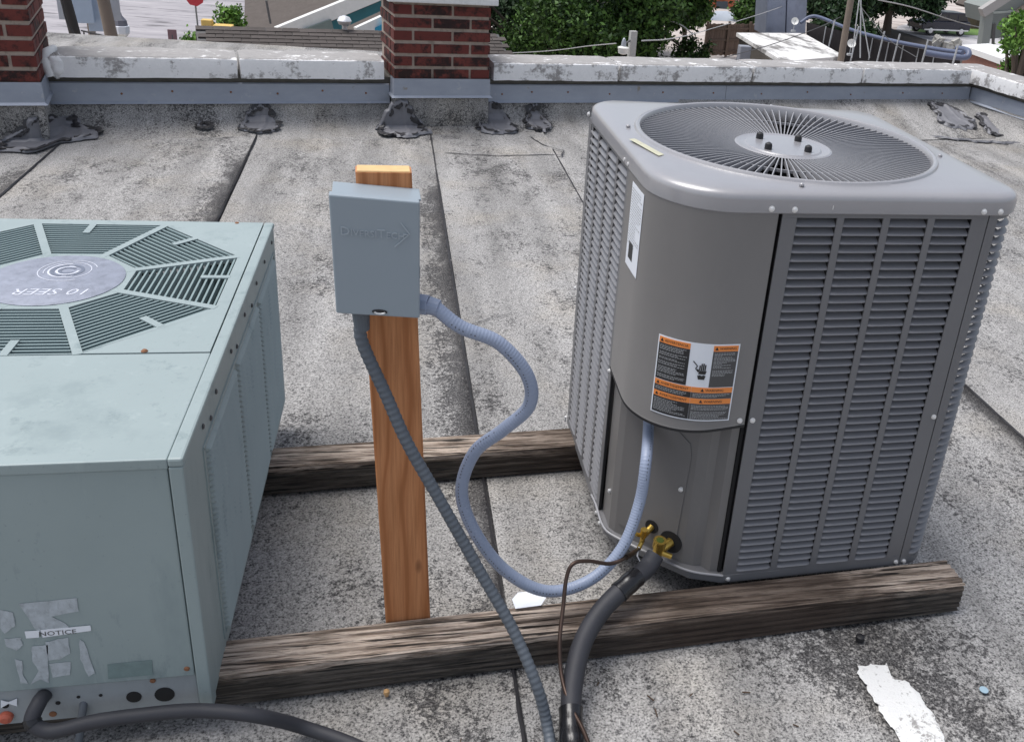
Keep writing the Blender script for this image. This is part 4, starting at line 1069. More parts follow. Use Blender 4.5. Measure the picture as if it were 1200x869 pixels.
def arc_band(c, r0, r1, a0, a1, z, name, mat):
    n = 24; vs = []
    for i in range(n+1):
        a = rad(a0+(a1-a0)*i/n); vs += [Vector(c)+Vector((r0*math.cos(a), r0*math.sin(a), z)), Vector(c)+Vector((r1*math.cos(a), r1*math.sin(a), z))]
    MB().add(vs, [(2*i, 2*i+1, 2*i+3, 2*i+2) for i in range(n)]).build(name, mat, badge)
SCN = OC+Vector((.012, .045, 0))
for r0, r1, a0, a1 in ((.012, .018, 30, 330), (.026, .033, 100, 260), (.026, .033, -80, 80)): arc_band(SCN, r0, r1, a0, a1, LZ+.0026, 'badge_spiral', m_dkprint)
for r0, r1, a0, a1 in ((.019, .024, 60, 360), (.035, .039, 90, 300), (.045, .047, -60, 200), (.056, .058, 20, 300)): arc_band(SCN, r0, r1, a0, a1, LZ+.0026, 'badge_spiral', m_silver)
# inside
ib = MB().rings([[Vector((x, y, z)) for x, y in ((TX0+.01, TY0+.02), (TX1-.01, TY0+.02), (TX1-.01, TY1-.01), (TX0+.01, TY1-.01))] for z in (LZ-.022, .42, .40)], False, True)
ib.build('inner_cabinet', m_void, unit2)
MB().lathe(OC, [(.07, .46), (.07, .56), (.05, .57)], 24).build('fan_motor', m_void, unit2, smooth=40)
m_bl2 = plain('pale_fan_blade', (.42,.44,.47), .4, .3)
vs = []; fs = []
for i in range(9):
    r = .08+.24*i/8
    for j in range(9):
        a = rad(-26+52*j/8); vs.append((r*math.cos(a), r*math.sin(a), .565+.035*math.sin(a)))
for i in range(8):
    for j in range(8): fs.append((i*9+j, i*9+j+1, i*9+j+10, i*9+j+9))
bme = MB().add(vs, fs).mesh('fan_blade', smooth=60); bme.materials.append(m_bl2)
for k in range(3): inst(bme, 'fan_blade', unit2, OC, rad(12+120*k))
b2(LXL, LXL+.006, LY0+.006, LY0+LD-.005, .085, LZ-.02, 'far_side_panel', m_sage, 0)
b2(LXL+.006, LXR-.010, LY0+LD-.008, LY0+LD-.003, .085, LZ-.021, 'back_panel', m_sage, 0)
b2(LXL+.01, LXR-.03, LY0+.02, LY0+LD-.02, ZT+.002, ZT+.02, 'base_pan', m_sage, 0)
# peeled stickers on the front
FYP = LY0+.0052
m_peel = plain('peeled_sticker', (.40,.44,.47), .6, var=.35, scale=70, dirt=.6)
def fpt(px, py): return P(px, py, FYP)
def sticker(pts, name, mat=m_peel, jag=.5, dy=0):
    pts = [fpt(*p) for p in pts]; out = []
    for a, b in zip(pts, pts[1:]+pts[:1]):
        for k in range(4):
            q = a.lerp(b, k/4); out.append(q+Vector((.0032*fbm(q.x*190, q.z*190, 3), 0, .0032*fbm(q.x*170, q.z*190, 9)))*jag*2)
    return MB().slab([p-Vector((0,dy,0)) for p in out], (0, -.0004, 0)).build(name, mat, unit2)
for pts in ([(22,707),(90,700),(92,715),(60,722),(78,731),(84,742),(55,744),(42,738),(30,718)][0:9],
            [(37,757),(56,755),(57,800),(48,795),(36,801),(46,785),(38,775)], [(53,752),(80,746),(82,765),(70,772),(57,773)],
            [(58,777),(83,775),(82,790),(62,793)], [(93,748),(99,752),(111,788),(104,792),(94,772)],
            [(17,772),(26,774),(27,790),(33,800),(24,800)], [(5,748),(24,747),(27,755),(20,762),(7,757)], [(0,714),(15,717),(18,733),(5,742),(0,735)]):
    sticker(pts, 'peeled_sticker')
sticker([(29,739),(46,738),(46,746),(31,747)], 'notice_strip', m_paper, .1, .0006)
ns_ = sticker([(48,737.5),(106,732),(107,738),(50,746)], 'notice_strip', m_paper, .1, .0006)
v_, f_ = text_geo('NOTICE', .0135); cpos = fpt(68, 740.5); sc_ = 1.15
MB().add([cpos+Vector((v.x*sc_, -.0016, v.y+v.x*.0)) for v in v_], f_).build('notice_lettering', m_ink2, ns_)
m_ghost = plain('label_ghost', (.17,.235,.235), .5, scale=60, var=.3)
sticker([(126,778),(178,773),(179,790),(127,795)], 'label_ghost', m_ghost, .1)
# holes and stubs in the pipe panel
FP2 = LY0+.0112
def hole(px, py, r, name='knockout_hole', mat=m_void):
    c = P(px, py, FP2); return MB().lathe(c, [(r, -.001), (r, .0008)], 20, Matrix.Rotation(rad(90), 3, 'X')).build(name, mat, unit2)
hole(157, 816, .0125); hole(193, 813, .0165); hole(68, 823, .004); hole(92, 816, .003); hole(118, 814, .003); hole(6, 826, .006); hole(62, 836, .006, 'knockout_hole', m_rust)
c = P(8, 838, FP2); MB().lathe(c, [(.011, 0), (.011, .008), (.006, .012)], 14, Matrix.Rotation(rad(90), 3, 'X')).build('pipe_stub', plain('red_plug', (.42,.10,.06), .5), unit2, smooth=30)
sticker([(0,822),(9,824),(19,820),(19,829),(9,826),(0,831)], 'peeled_sticker', m_paper, .1, -.004)
MB().tube([P(100, 808, LY0+.03), P(96, 840, LY0-.005), P(92, 872, LY0-.01)], .0065, 10).build('drain_tube', m_cond, unit2, smooth=60)
hs = [P(54, 812, LY0+.02), P(46, 822, LY0-.012), P(38, 845, LY0-.035), P(60, 856, LY0-.045), P(110, 845, LY0-.045), P(160, 838, LY0-.04), P(230, 832, LY0-.038), P(300, 838, LY0-.05), G(360, 853, .03), G(430, 880, .02), G(500, 930, .016), G(560, 1050, .016)]
hp_ = spline(hs, 14)
hz = thing('black_hose', hp_[0], 'black rubber insulated line curving from the green unit across the foreground', 'hose')
MB().tube(hp_, .0125, 14).build('sleeve', m_foam, hz, smooth=60)
MB().tube(hp_[26:32], .0140, 14).build('tape_wrap', m_tape, hz, smooth=60)

# ================================================================= SMALL THINGS ON THE ROOF
def roof_blob(pts, h, name, mat, z=.009, jag=.007):
    pts = [G(*p, z) for p in pts]; out = []
    for a, b in zip(pts, pts[1:]+pts[:1]):
        n = max(2, int((b-a).length/.006))
        for k in range(n):
            q = a.lerp(b, k/n); out.append(q+Vector((jag*fbm(q.x*60, q.y*60, 3), jag*fbm(q.x*60, q.y*60, 9), 0))*2)
    c = sum(out, Vector())/len(out); rs = [[Vector((*p.xy, z)) for p in out]]
    for s, hh in ((.97, .7), (.85, 1), (.5, 1.0), (.15, .9)): rs.append([Vector((*(c+(p-c)*s).xy, z+h*(hh+.3*fbm(p.x*40*s, p.y*40, s)))) for p in out])
    return MB().rings(rs).build(name, mat, None, smooth=60, loc=(c.x, c.y, 0))
t = NT('smeared_sealant'); nn = t.noise(85, 5, .8); n3 = t.noise(9, 4, .7)
k_ = t.math('ADD', t.math('MULTIPLY', nn, .65), t.math('MULTIPLY', n3, .45))
m_seal = t.out(t.mix(t.ramp(k_, [(.60, 0.), (.66, 1.)]), (.72,.72,.71), (.30,.29,.28)), .8, 0, nn, .8, .004)
tag(roof_blob([(1004,786),(1008,782),(1020,777),(1030,779),(1041,777),(1036,788),(1048,795),(1062,798),(1072,808),(1085,822),(1098,845),(1108,872),(1115,895),(1075,895),(1058,872),(1045,852),(1030,830),(1016,805)], .0014, 'sealant_streak', m_seal), 'long white sealant streak smeared on the roof at the lower right', 'sealant')
c = G(1008, 747, .012)
cp = MB().lathe(c-Vector((0,0,.006)), [(.0095, 0), (.0105, .003), (.0095, .011), (.006, .013)], 16).build('rubber_cap', m_black, None, smooth=35, loc=tuple(c)); tag(cp, 'small black rubber cap lying on the roof below the front timber', 'cap')
c = G(1153, 808, .010)
cp = MB().lathe(c, [(.0095, 0), (.0095, .0015), (.007, .0022)], 20).build('plastic_disc', plain('pale_blue_plastic', (.30,.42,.50), .5), None, smooth=35, loc=tuple(c)); tag(cp, 'pale blue plastic disc lying on the roof near the right edge', 'disc')
c = G(453, 811, .016)
cp = MB().lathe(c-Vector((0,0,.008)), [(.004, 0), (.0045, .004), (.0062, .007), (.0055, .013), (.002, .016)], 12).build('wooden_plug', plain('tan_plug', (.45,.27,.12), .6), None, smooth=35, loc=tuple(c)); tag(cp, 'tiny tan plug lying on the roof in front of the timber', 'plug')
pz = ZT+.014
pp_ = MB(); pts = [G(600, 702, pz), G(607, 694, pz), G(628, 692, pz+.004), G(640, 700, pz+.003), G(634, 709, pz), G(604, 713, pz)]
cp = pp_.slab(pts, (0, 0, .0008)).build('paper_scrap', m_paper, None, loc=tuple(pts[0])); tag(cp, 'white paper scrap under the blue conduit on the front timber', 'paper')
random.seed(12)
peb = MB()
for k in range(170):
    x, y = random.uniform(-1.4, 2.4), random.uniform(1.0, 5.4)
    s = random.uniform(.0015, .004); peb.add([(x-s,y,.010),(x+s*.7,y-s,.010),(x+s*.6,y+s,.010),(x,y,.010+s*1.2)], [(0,1,3),(1,2,3),(2,0,3)])
peb.build('roof_grit', plain('pale_grit', (.50,.48,.45), .9, var=.5, scale=200), None); bpy.data.objects['roof_grit']['kind'] = 'stuff'
st = MB()
for k in range(12):
    x, y = random.uniform(.0, .82), random.uniform(1.15, 1.40); a = random.uniform(0, 3); L = random.uniform(.008, .02)
    st.bar((x, y, .0115), (x+L*math.cos(a), y+L*math.sin(a), .0125), .0022)
st.build('twig_litter', plain('dry_twig', (.07,.045,.03), .9), None); bpy.data.objects['twig_litter']['kind'] = 'stuff'

# ================================================================= BEYOND THE PARAPET
GZ = -8.5
g = MB(); g.add([(-300,-200,GZ),(400,-200,GZ),(400,700,GZ),(-300,700,GZ)], [(0,1,2,3)])
tag(g.build('ground', asphalt_mat('pale_dry_ground', (.42,.36,.33), (.50,.46,.43), .2)), kind='structure')
own = MB().box((1.5, 2.2, GZ/2-.15), (12.0, 12.4, -GZ-.25)); tag(own.build('brick_building', plain('building_wall', (.18,.08,.06), .9, bump=.3), None), 'building whose flat roof carries the two condensers', 'building')
def poly(pts, z, name, mat): 
    return tag(MB().add([Vector((*G(px, py, GZ).xy, z)) for px, py in pts], [tuple(range(len(pts)))]).build(name, mat), kind='structure')
poly([(20,80),(20,-60),(330,-60),(300,80)], GZ+.01, 'street', asphalt_mat('cracked_street', (.27,.26,.275), (.40,.38,.395), .35))
poly([(1045,48),(1052,31),(1085,24),(1180,24),(1300,30),(1300,75),(1120,62),(1085,52)], GZ+.02, 'road', asphalt_mat('pale_concrete_road', (.42,.41,.42), (.50,.49,.50), .3))
poly([(1066,36),(1085,31),(1190,35),(1190,43),(1140,42),(1090,40)], GZ+.05, 'lawn', plain('mown_grass', (.12,.21,.05), .9, var=.3, scale=2))
poly([(1010,90),(1020,40),(1045,34),(1100,52),(1150,75),(1150,90)], GZ+.03, 'mulch_bed', plain('dark_mulch', (.045,.038,.034), .95, var=.5, scale=3))
m_sh = shingle_mat('grey_brown_shingle', (.065,.057,.053), (.14,.123,.115))
m_sh2 = shingle_mat('brown_shingle', (.09,.075,.066), (.15,.13,.118))
# near shingled roof
ZR = -1.7
A = G(229, 31.5, ZR); B = G(584, 41, ZR)
rd = (B-A); rd.z = 0; rd.normalize(); dn = Vector((rd.y, -rd.x, 0)); 
house = thing('shingled_house', (A+B)/2+Vector((0,0,GZ-ZR)), 'long grey brown shingled roof just beyond the back parapet', 'house')
slope = Vector((dn.x, dn.y, -.42)); L = (B-A).length
nrm = Vector((dn.x*.42, dn.y*.42, 1)).normalized(); SW = .305; NSX = int(L/SW); rng_s = random.Random(5)
sv0 = [Vector((0,0,0)), rd*(SW-.012), rd*(SW-.012)+slope*.135, slope*.135]
shm = MB().hull([v+nrm*.018 for v in sv0], [v+nrm*(.024 if i < 2 else .040) for i, v in enumerate(sv0)]).mesh('shingle'); shm.materials.append(m_sh)
rest = MB()
for k in range(44):
    for j in range(-1, NSX+1):
        p = A+slope*(.115*k)+rd*(SW*(j+.5*(k % 2))+.01*(k % 3))
        t_ = (p-A).dot(rd)
        if t_ < -.01 or t_ > L-.2+.012*k: continue
        if k < 12: inst(shm, 'shingle', house, p+nrm*rng_s.uniform(0, .004))
        else: rest.hull([p+v+nrm*.018 for v in sv0], [p+v+nrm*(.024 if i < 2 else .040) for i, v in enumerate(sv0)])
rest.build('lower_shingles', m_sh, house, kind='stuff')
MB().slab([A+nrm*.012, B+nrm*.012, B+slope*5+nrm*.012, A+slope*5+nrm*.012], nrm*-.05).build('roof_underlay', m_ink2, house)
far = [A, B, B-dn*4+Vector((0,0,-1.7)), A-dn*4+Vector((0,0,-1.7))]; MB().slab(far, (0,0,-.1)).build('rear_slope', m_sh, house)
e0, e1 = A+slope*5, B+slope*5
MB().hull([Vector((*p.xy, GZ)) for p in (e0-dn*.3, e1-dn*.3, far[2]+dn*.3, far[3]+dn*.3)], [Vector((*p.xy, e0.z-.1)) for p in (e0-dn*.3, e1-dn*.3, far[2]+dn*.3, far[3]+dn*.3)]).build('wall', plain('cream_siding', (.45,.42,.37), .8), house)
vp = A.lerp(B, .50)
MB().tube([G(404, 36, ZR)-Vector((0,0,.3)), G(404, 36, ZR)+Vector((0,0,.10))], .05, 10).build('vent_pipe', plain('vent_metal', (.5,.5,.5), .4, .4), house)
vc = G(404, 36, ZR)+Vector((0,0,.19)); MB().lathe(vc, [(.02,-.10),(.11,-.07),(.14,.0),(.10,.07),(.02,.10)], 14).build('vent_cap', plain('bright_vent', (.75,.75,.75), .3, .5), house, smooth=50)
# brown roofed house with a teal gable
H = thing('gabled_house', P(350, 34, 30), 'house with a brown shingle roof and teal gable behind the long roof', 'house')
hA, hB, hE = P(336, 36, 30), P(424, 0, 31.5), P(286, 37, 31)
hn = (hB-hA).cross(hE-hA).normalized()
m_teal = plain('teal_siding', (.02,.13,.16), .7, var=.15, scale=4); m_trim = plain('white_trim', (.66,.66,.64), .6)
def pl3(px, py): return PL(px, py, hA, hn)
up_ = hn if hn.z > 0 else -hn
MB().slab([pl3(*p) for p in ((336,36),(502,-32),(470,-60),(330,-70),(288,-60),(286,37))], up_*-.25).build('roof', m_sh2, H)
MB().bar(hA+(hA-hB).normalized()*.3, hB+(hB-hA)*.8, .18, .42).build('fascia', m_trim, H)
wv = (hB-hA); wn = Vector((0,0,1)).cross(wv).normalized()
if wn.dot(EYE-hA) < 0: wn = -wn
q_ = hA-wn*.25
MB().slab([PL(px, py, q_, wn) for px, py in ((334,40),(426,2),(470,-20),(480,60),(334,60))], -wn*.2).build('gable_wall', m_teal, H)
h2A, h2B = P(392, 38, 27), P(462, 6, 28.5)
n2 = (h2B-h2A).cross(Vector((1, -.1, -.05))).normalized()
MB().slab([PL(px, py, h2A, n2) for px, py in ((385,41),(462,6),(480,-3),(490,20),(424,38),(410,48))], (0,0,-.12)).build('porch_roof', m_sh2, H)
MB().bar(P(418, 40, 26), P(470, 16, 27), .12, .35).build('fascia', m_trim, H)
wq = P(430, 38, 26.3); MB().slab([PL(px, py, wq, Vector((.1,-1,0)).normalized()) for px, py in ((424,39),(475,18),(480,70),(424,70))], (0,.2,0)).build('porch_wall', plain('bright_blue_siding', (.02,.26,.42), .7), H)
MB().slab([PL(px, py, P(350,36,30.2)-wn*.0, wn) for px, py in ((352,34),(385,22),(388,34),(370,38))], wn*.15).build('lower_wall', plain('grey_green_siding', (.16,.20,.19), .8), H)
vq = P(317, 28, 29.8); MB().tube([vq, P(312, 1, 29.8)], .035, 6).build('vent_pipe', m_ink2, H)
# trees
def leaves(name, mat, parent, blobs, n, size, seed):
    rng = np.random.default_rng(seed); B_ = np.array([[*b[:3], *(b[3:] if len(b) == 6 else (b[3],)*3)] for b in blobs], float)
    wts = B_[:,3]*B_[:,4]*B_[:,5]; wts /= wts.sum(); k = rng.choice(len(B_), n//6, p=wts)
    dirs = rng.normal(size=(n//6, 3)); dirs /= np.linalg.norm(dirs, axis=1)[:,None]; rr = rng.random(n//6)**.33
    cl = B_[k,:3]+dirs*rr[:,None]*B_[k,3:6]
    c = np.repeat(cl, 6, 0)+rng.normal(size=(n//6*6, 3))*size*1.3; N_ = len(c)
    a = rng.normal(size=(N_, 3)); a /= np.linalg.norm(a, axis=1)[:,None]; b = np.cross(a, rng.normal(size=(N_, 3))); b /= np.linalg.norm(b, axis=1)[:,None]
    s = size*(.5+rng.random(N_))[:,None]
    v = np.stack([c-a*s, c-b*s*.55, c+a*s, c+b*s*.55], 1).reshape(-1, 3)-np.array(OFF[parent.name])
    me = bpy.data.meshes.new(name); me.vertices.add(len(v)); me.vertices.foreach_set('co', v.ravel().astype('f4'))
    me.loops.add(4*N_); me.loops.foreach_set('vertex_index', np.arange(4*N_, dtype='i4')); me.polygons.add(N_)
    me.polygons.foreach_set('loop_start', np.arange(0, 4*N_, 4, dtype='i4')); me.update(calc_edges=True)
    me.materials.append(mat); o = bpy.data.objects.new(name, me); link(o, parent); return o
m_bark = plain('bark', (.10,.08,.065), .9, bump=.4)
f_mid = foliage_mat('leaf_mid', (.012,.030,.010), (.085,.17,.035)); f_dark = foliage_mat('leaf_dark', (.008,.020,.010), (.04,.085,.03)); f_bright = foliage_mat('leaf_bright', (.04,.10,.015), (.17,.32,.06))
def tree(px, py, Y, h, wd, label, seed, fm=None, n=9000, size=.2, name='tree', gz=GZ, low=.25):
    """px, py: where the middle of the crown shows; Y: how far"""
    fm = fm or f_mid; c = P(px, py, Y); rng = random.Random(seed); base = Vector((c.x, c.y, gz))
    t = thing(name, base, label, 'tree'); top_ = c.z+h*.5
    k = MB(); k.tube([base, base.lerp(c, .4)+Vector((rng.uniform(-.2,.2), 0, 0)), c], [.35*wd/8+.1, .25*wd/8+.07, .08], 8); k.build('trunk', m_bark, t, smooth=60)
    lb = MB(); bl_ = []
    for i in range(16):
        a = rng.uniform(0, 6.28); q = rng.uniform(.2, 1)**.5*wd*.42; zz = rng.uniform(-.42, .42)*h*(1-.35*q/(wd*.5))
        p = c+Vector((math.cos(a)*q, math.sin(a)*q, zz)); r = rng.uniform(.13, .22)*wd
        bl_.append((p.x, p.y, p.z, r, r, r*.8))
        s_ = base.lerp(c, rng.uniform(.55, .95)); lb.tube([s_, s_.lerp(p, .5)+Vector((0,0,.2)), p], [.09, .06, .02], 6)
    lb.build('limbs', m_bark, t)
    leaves('crown', fm, t, bl_, n, size, seed)
    return t
tree(615, 28, 44, 9, 9, 'dark broad tree directly right of the middle brick pier', 1, f_dark, 36000, .10)
tree(680, 24, 41, 9, 8.0, 'bright green tree behind the yard light', 2, f_mid, 36000, .10)
tree(752, 26, 43, 9, 6.6, 'leafy tree at the right of the big green clump, beside the fence', 3, f_mid, 36000, .10)
tree(725, -50, 60, 10, 8, 'tall tree standing behind the yard light tree', 4, f_dark, 12000, .25)
tree(640, -45, 62, 10, 12, 'tall dark tree behind the dark broad tree', 14, f_dark, 12000, .25)
tree(806, 2, 52, 3.2, 2.6, 'yellow green tree touching the orange building', 5, f_bright, 16000, .11)
tree(893, 8, 58, 4, 3.2, 'small round tree left of the blue grey metal tank', 6, f_mid, 5000, .14)
tree(990, -18, 70, 6.5, 5.5, 'dark tree behind the leaning utility pole', 7, f_dark, 12000, .2)
tree(1050, -18, 78, 6, 8, 'large dark tree left of the black vehicle', 8, f_dark, 15000, .2)
tree(1104, -22, 82, 4.5, 6.5, 'dark tree shading the black vehicle', 9, f_dark, 12000, .2)
tree(990, 24, 62, 2.4, 3.6, 'low dark bush tree behind the blue pipe rail', 10, f_dark, 7000, .17)
tree(1204, 50, 22, 2.2, 1.6, 'bright green shrub tree at the right edge of the frame', 11, f_bright, 4000, .06)
tree(1260, -20, 95, 9, 11, 'tree beyond the sage house', 12, f_dark, 7000, .3)
sh = tree(270, 22, 25, .6, .8, 'green shrub growing beside the shingled roof corner', 13, f_bright, 1500, .05, name='shrub')
sh['category'] = 'shrub'
sh = tree(226, 50, 27, .5, .4, 'small bright weed clump below the red sign', 15, f_bright, 600, .05, name='shrub'); sh['category'] = 'shrub'
# poles and wires on the left
m_pole = plain('old_pole_wood', (.20,.165,.135), .9, var=.3, scale=3, bump=.4)
def pole(px0, py0, px1, py1, Y, r, name, mat, label, cat, n=10):
    a, b = P(px0, py0, Y), P(px1, py1, Y); d_ = (a-b).normalized()
    bot = b-d_*((b.z-GZ)/max(d_.z, .3)); top_ = a+d_*2
    t = MB().tube([bot, b, a, top_], [r, r, r*.95, r*.9], n).build(name, mat, None, smooth=50, loc=tuple(bot)); return tag(t, label, cat)
pole(77, 0, 92, 55, 14, .07, 'utility_pole', plain('tarred_pole', (.03,.028,.027), .8), 'black tarred pole beside the left brick pier', 'pole')
pole(121, 0, 133, 54, 15, .085, 'utility_pole', m_pole, 'weathered wooden pole behind the left coping, beside blue cabinets', 'pole')
pole(997, 0, 986, 66, 30, .115, 'utility_pole', m_pole, 'leaning wooden utility pole in front of the dark trees', 'pole')
eb = thing('meter_cabinet', P(103, 30, 17), 'pale blue electrical cabinets between the two left poles', 'cabinet')
m_pb = plain('pale_blue_enamel', (.38,.47,.58), .5, var=.1)
MB().box(P(96, 3, 17), (.28, .2, .62), .25).build('door', m_pb, eb, bevel=.01); MB().box(P(110, 8, 17.2), (.22, .2, .75), .25).build('housing', m_pb, eb, bevel=.01)
MB().box(P(104, 5, 17.6)+Vector((0, 0, 0)), (.9, .08, .5), .25).build('backing_board', plain('pale_board', (.40,.42,.45), .8), eb)
MB().tube([P(104, 12, 17.7), Vector((*P(104, 12, 17.7).xy, GZ))], .06, 8).build('stand', m_pole, eb)
lm_ = thing('yard_light', P(142, 36, 20), 'white topped lantern beside the weathered left pole', 'lamp')
c = P(141, 30, 20); MB().lathe(c, [(.135,-.0),(.12,.10),(.05,.19),(.04,.24)], 8).build('lantern', plain('lantern_grey', (.16,.16,.19), .5), lm_)
MB().lathe(c+Vector((0,0,-.055)), [(.10,-.14),(.15,-.08),(.16,.05),(.12,.06)], 8).build('shade', m_paper, lm_)
MB().tube([c+Vector((0,0,-.16)), Vector((c.x, c.y, GZ))], .05, 8).build('column', m_ink2, lm_)
rl = thing('handrail', P(110, 45, 16), 'thin dark metal handrail between the two left poles', 'railing'); mb = MB()
for a, b in (((95,36),(130,44)),((96,50),(131,58))): mb.bar(P(*a, 16), P(*b, 16), .02)
mb.build('rail', m_ink2, rl)
for x in (98, 106, 112, 119, 126): MB().bar(P(x, 36+(x-95)*.22, 16), P(x+3, 58, 16), .018).build('baluster', m_ink2, rl)
MB().bar(P(99, 56, 16), Vector((*P(99, 56, 16).xy, GZ)), .03).build('leg', m_ink2, rl)
bn = P(138, 50, 19); tag(MB().lathe(bn, [(.16,-.6),(.19,.05),(.20,.07),(.15,.12)], 12).build('rubbish_bin', plain('dull_bin', (.16,.15,.13), .7), None, smooth=40, loc=tuple(bn)), 'dull grey bin at the foot of the weathered left pole', 'bin')
bn = MB()
mw = MB(); mw.tube(spline([P(72, -5, 13.5), P(76, 18, 13.5), P(84, 36, 13.5), P(94, 48, 13.5)], 8), .012, 6); tag(mw.build('cable', m_ink, None), 'slack black cable hanging beside the tarred pole', 'cable')
ss = thing('stop_sign', Vector((*G(232, 34, GZ).xy, GZ)), 'red octagonal road sign on a thin pole at the top edge', 'road sign')
gsp = G(233, 42, GZ); Ys = gsp.y; c = P(228, -3, Ys)
MB().tube([gsp, c], .045, 8).build('pole', plain('sign_pole', (.20,.20,.19), .6, .4), ss)
nrm = (EYE-c).normalized(); Rm = Vector((0,0,1)).rotation_difference(nrm).to_matrix()
MB().lathe(c+nrm*.06, [(.48, -.02), (.48, .02)], 8, Rm@Matrix.Rotation(rad(22.5), 3, 'Z')).build('plate', plain('sign_red', (.45,.03,.04), .5), ss)
ws = thing('small_sign', G(203, 54, GZ), 'small dull maroon sign plate on a short post in the street', 'sign')
Y2 = G(203, 56, GZ).y; c = P(202, 41, Y2); MB().box(c, (.42, .05, .52), .1).build('plate', plain('dull_maroon', (.18,.10,.11), .7), ws); MB().tube([c, Vector((c.x, c.y, GZ))], .04, 6).build('post', m_ink2, ws)
for k, (x, y, l_) in enumerate(((243, 28, 'yellow box standing at the end of the shingled roof'), (262, 31, 'flat yellow panel lying beside the yellow box'))):
    c = P(x, y, 24); tag(MB().box(c, ((.24, .2, .2), (.42, .3, .07))[k]).build('yellow_box', plain('yellow_paint_%s' % 'ab'[k], (.62,.42,.12), .6), None, bevel=.02, loc=tuple(c)), l_, 'box')
# middle: yard light on a grey board post
yl_ = thing('yard_light', P(740, 60, 20), 'white yard light bracketed to a pale board post before the trees', 'lamp')
c = P(741, 52, 20); MB().box(c-Vector((0,0,1.5)), (.15, .10, 3.55), .25).build('board_post', plain('pale_board_post', (.42,.42,.40), .8), yl_)
c = P(730.5, 57, 19.8); MB().lathe(c, [(.05,-.12),(.10,-.10),(.125,.02),(.06,.05)], 14).build('globe', plain('milky_globe', (.72,.72,.68), .3), yl_, smooth=50)
MB().lathe(c+Vector((0,0,.03)), [(.06,0),(.05,.10),(.03,.17),(.01,.19)], 10).build('photocell', plain('lamp_metal', (.35,.37,.40), .4, .5), yl_, smooth=50)
MB().bar(c+Vector((0,0,.08)), P(741, 46, 20), .03).build('bracket', m_ink2, yl_)
def wire(pts, label, r=.014, mat=None, name='wire'):
    t = MB().tube(spline([P(*p) for p in pts], 8), r, 5).build(name, mat or plain('pale_cable', (.40,.40,.40), .6), None); return tag(t, label, 'cable')
wire([(560,64,24),(640,60,24),(690,54,22),(722,51,20)], 'pale cable running left from the yard light', .012)
wire([(752,48,20),(790,45,24),(830,35,34),(905,12,40),(960,-10,45)], 'pale cable running right from the yard light towards the tank', .015)
wire([(1029,0,50),(1070,9,55),(1130,28,60),(1180,38,66)], 'overhead cable crossing in front of the black vehicle', .035)
wire([(840,70,24),(905,52,26),(960,32,28),(985,20,30)], 'thin dark cable crossing the white shed roof', .012, m_ink2)
wire([(1006,5,30),(1040,45,27),(1075,68,25)], 'guy wire slanting down right from the leaning pole', .012, m_ink2)
wire([(715,0,40),(690,14,39),(735,17,39),(790,26,39),(812,40,39)], 'bare pale branch like cable looping in the trees', .03)
# fence, orange building, tent, tank, shed
fn = thing('wooden_fence', P(855, 62, 46), 'brown board fence between the trees and the white shed', 'fence')
m_fence = plain('fence_board', (.175,.125,.095), .9, var=.2, scale=3, bump=.3, rand=.35)
fA, fB = P(829, 28, 46), P(902, 28, 47.5); fd = fB-fA; nb = 24
for k in range(nb):
    p = fA.lerp(fB, (k+.5)/nb); hh = 1.55; MB().box(Vector((p.x, p.y, fA.z-hh/2-.02*math.sin(k*2.3))), (fd.length/nb*.9, .03, hh), math.atan2(fd.y, fd.x)).build('fence_board', m_fence, fn)
for z in (.25, .8, 1.35): MB().bar(fA-Vector((0,.05,z)), fB-Vector((0,.05,z)), .05, .09).build('fence_rail', m_fence, fn)
for q in (0, .34, .68, 1): p = fA.lerp(fB, q); MB().box((p.x, p.y-.08, fA.z-.75), (.12, .1, 1.75)).build('fence_post', m_fence, fn)
ob_ = thing('orange_building', P(850, 10, 90), 'low orange and pale pink building behind the fence', 'building')
MB().hull([Vector((*P(x, 12, y_).xy, GZ)) for x, y_ in ((780,88),(858,88),(868,96),(790,96))], [Vector((*P(x, -40, y_).xy, P(x,-40,y_).z)) for x, y_ in ((780,88),(858,88),(868,96),(790,96))]).build('wall', plain('orange_render', (.52,.15,.07), .8), ob_)
MB().hull([Vector((*P(x, 12, y_).xy, GZ)) for x, y_ in ((858.5,90),(905,90),(905,96),(869,96))], [Vector((*P(x, -40, y_).xy, P(x,-40,y_).z)) for x, y_ in ((858.5,90),(905,90),(905,96),(869,96))]).build('side_wall', plain('pink_render', (.55,.38,.32), .8), ob_)
MB().slab([P(x, y, 87.6) for x, y in ((840,2),(853,2),(853,12),(840,12))], (0,.3,0)).build('window', plain('dark_glass', (.05,.07,.09), .2), ob_)
tn = thing('canopy_tent', P(852, 24, 60), 'low pale blue grey tent roof just above the fence', 'tent'); a_ = P(838, 13, 62)
MB().add([P(832,24,58), P(873,26,58), P(852,13,61), P(838,13,62), P(876,23,62)], [(0,1,2,3),(1,4,2)]).build('canopy', plain('tent_cloth', (.40,.44,.50), .7), tn)
MB().bar(P(833,24,58.2), Vector((*P(833,24,58.2).xy, GZ)), .08).build('leg', m_ink2, tn); MB().bar(P(872,26,58.2), Vector((*P(872,26,58.2).xy, GZ)), .08).build('leg', m_ink2, tn)
tk = thing('steel_tank', P(918, 38, 42), 'tall blue grey sheet steel tank behind the white shed roof', 'tank'); m_tk = plain('dented_blue_steel', (.26,.29,.37), .5, .2, var=.3, scale=1.5, dirt=.4)
cs = [(900,-40),(948,-40),(944,40),(897,40)]
MB().slab([P(x, y, 41) for x, y in ((902,-40),(923,-40),(920,42),(897,42))], (0,1.6,0)).build('side_sheet', m_tk, tk, bevel=.03)
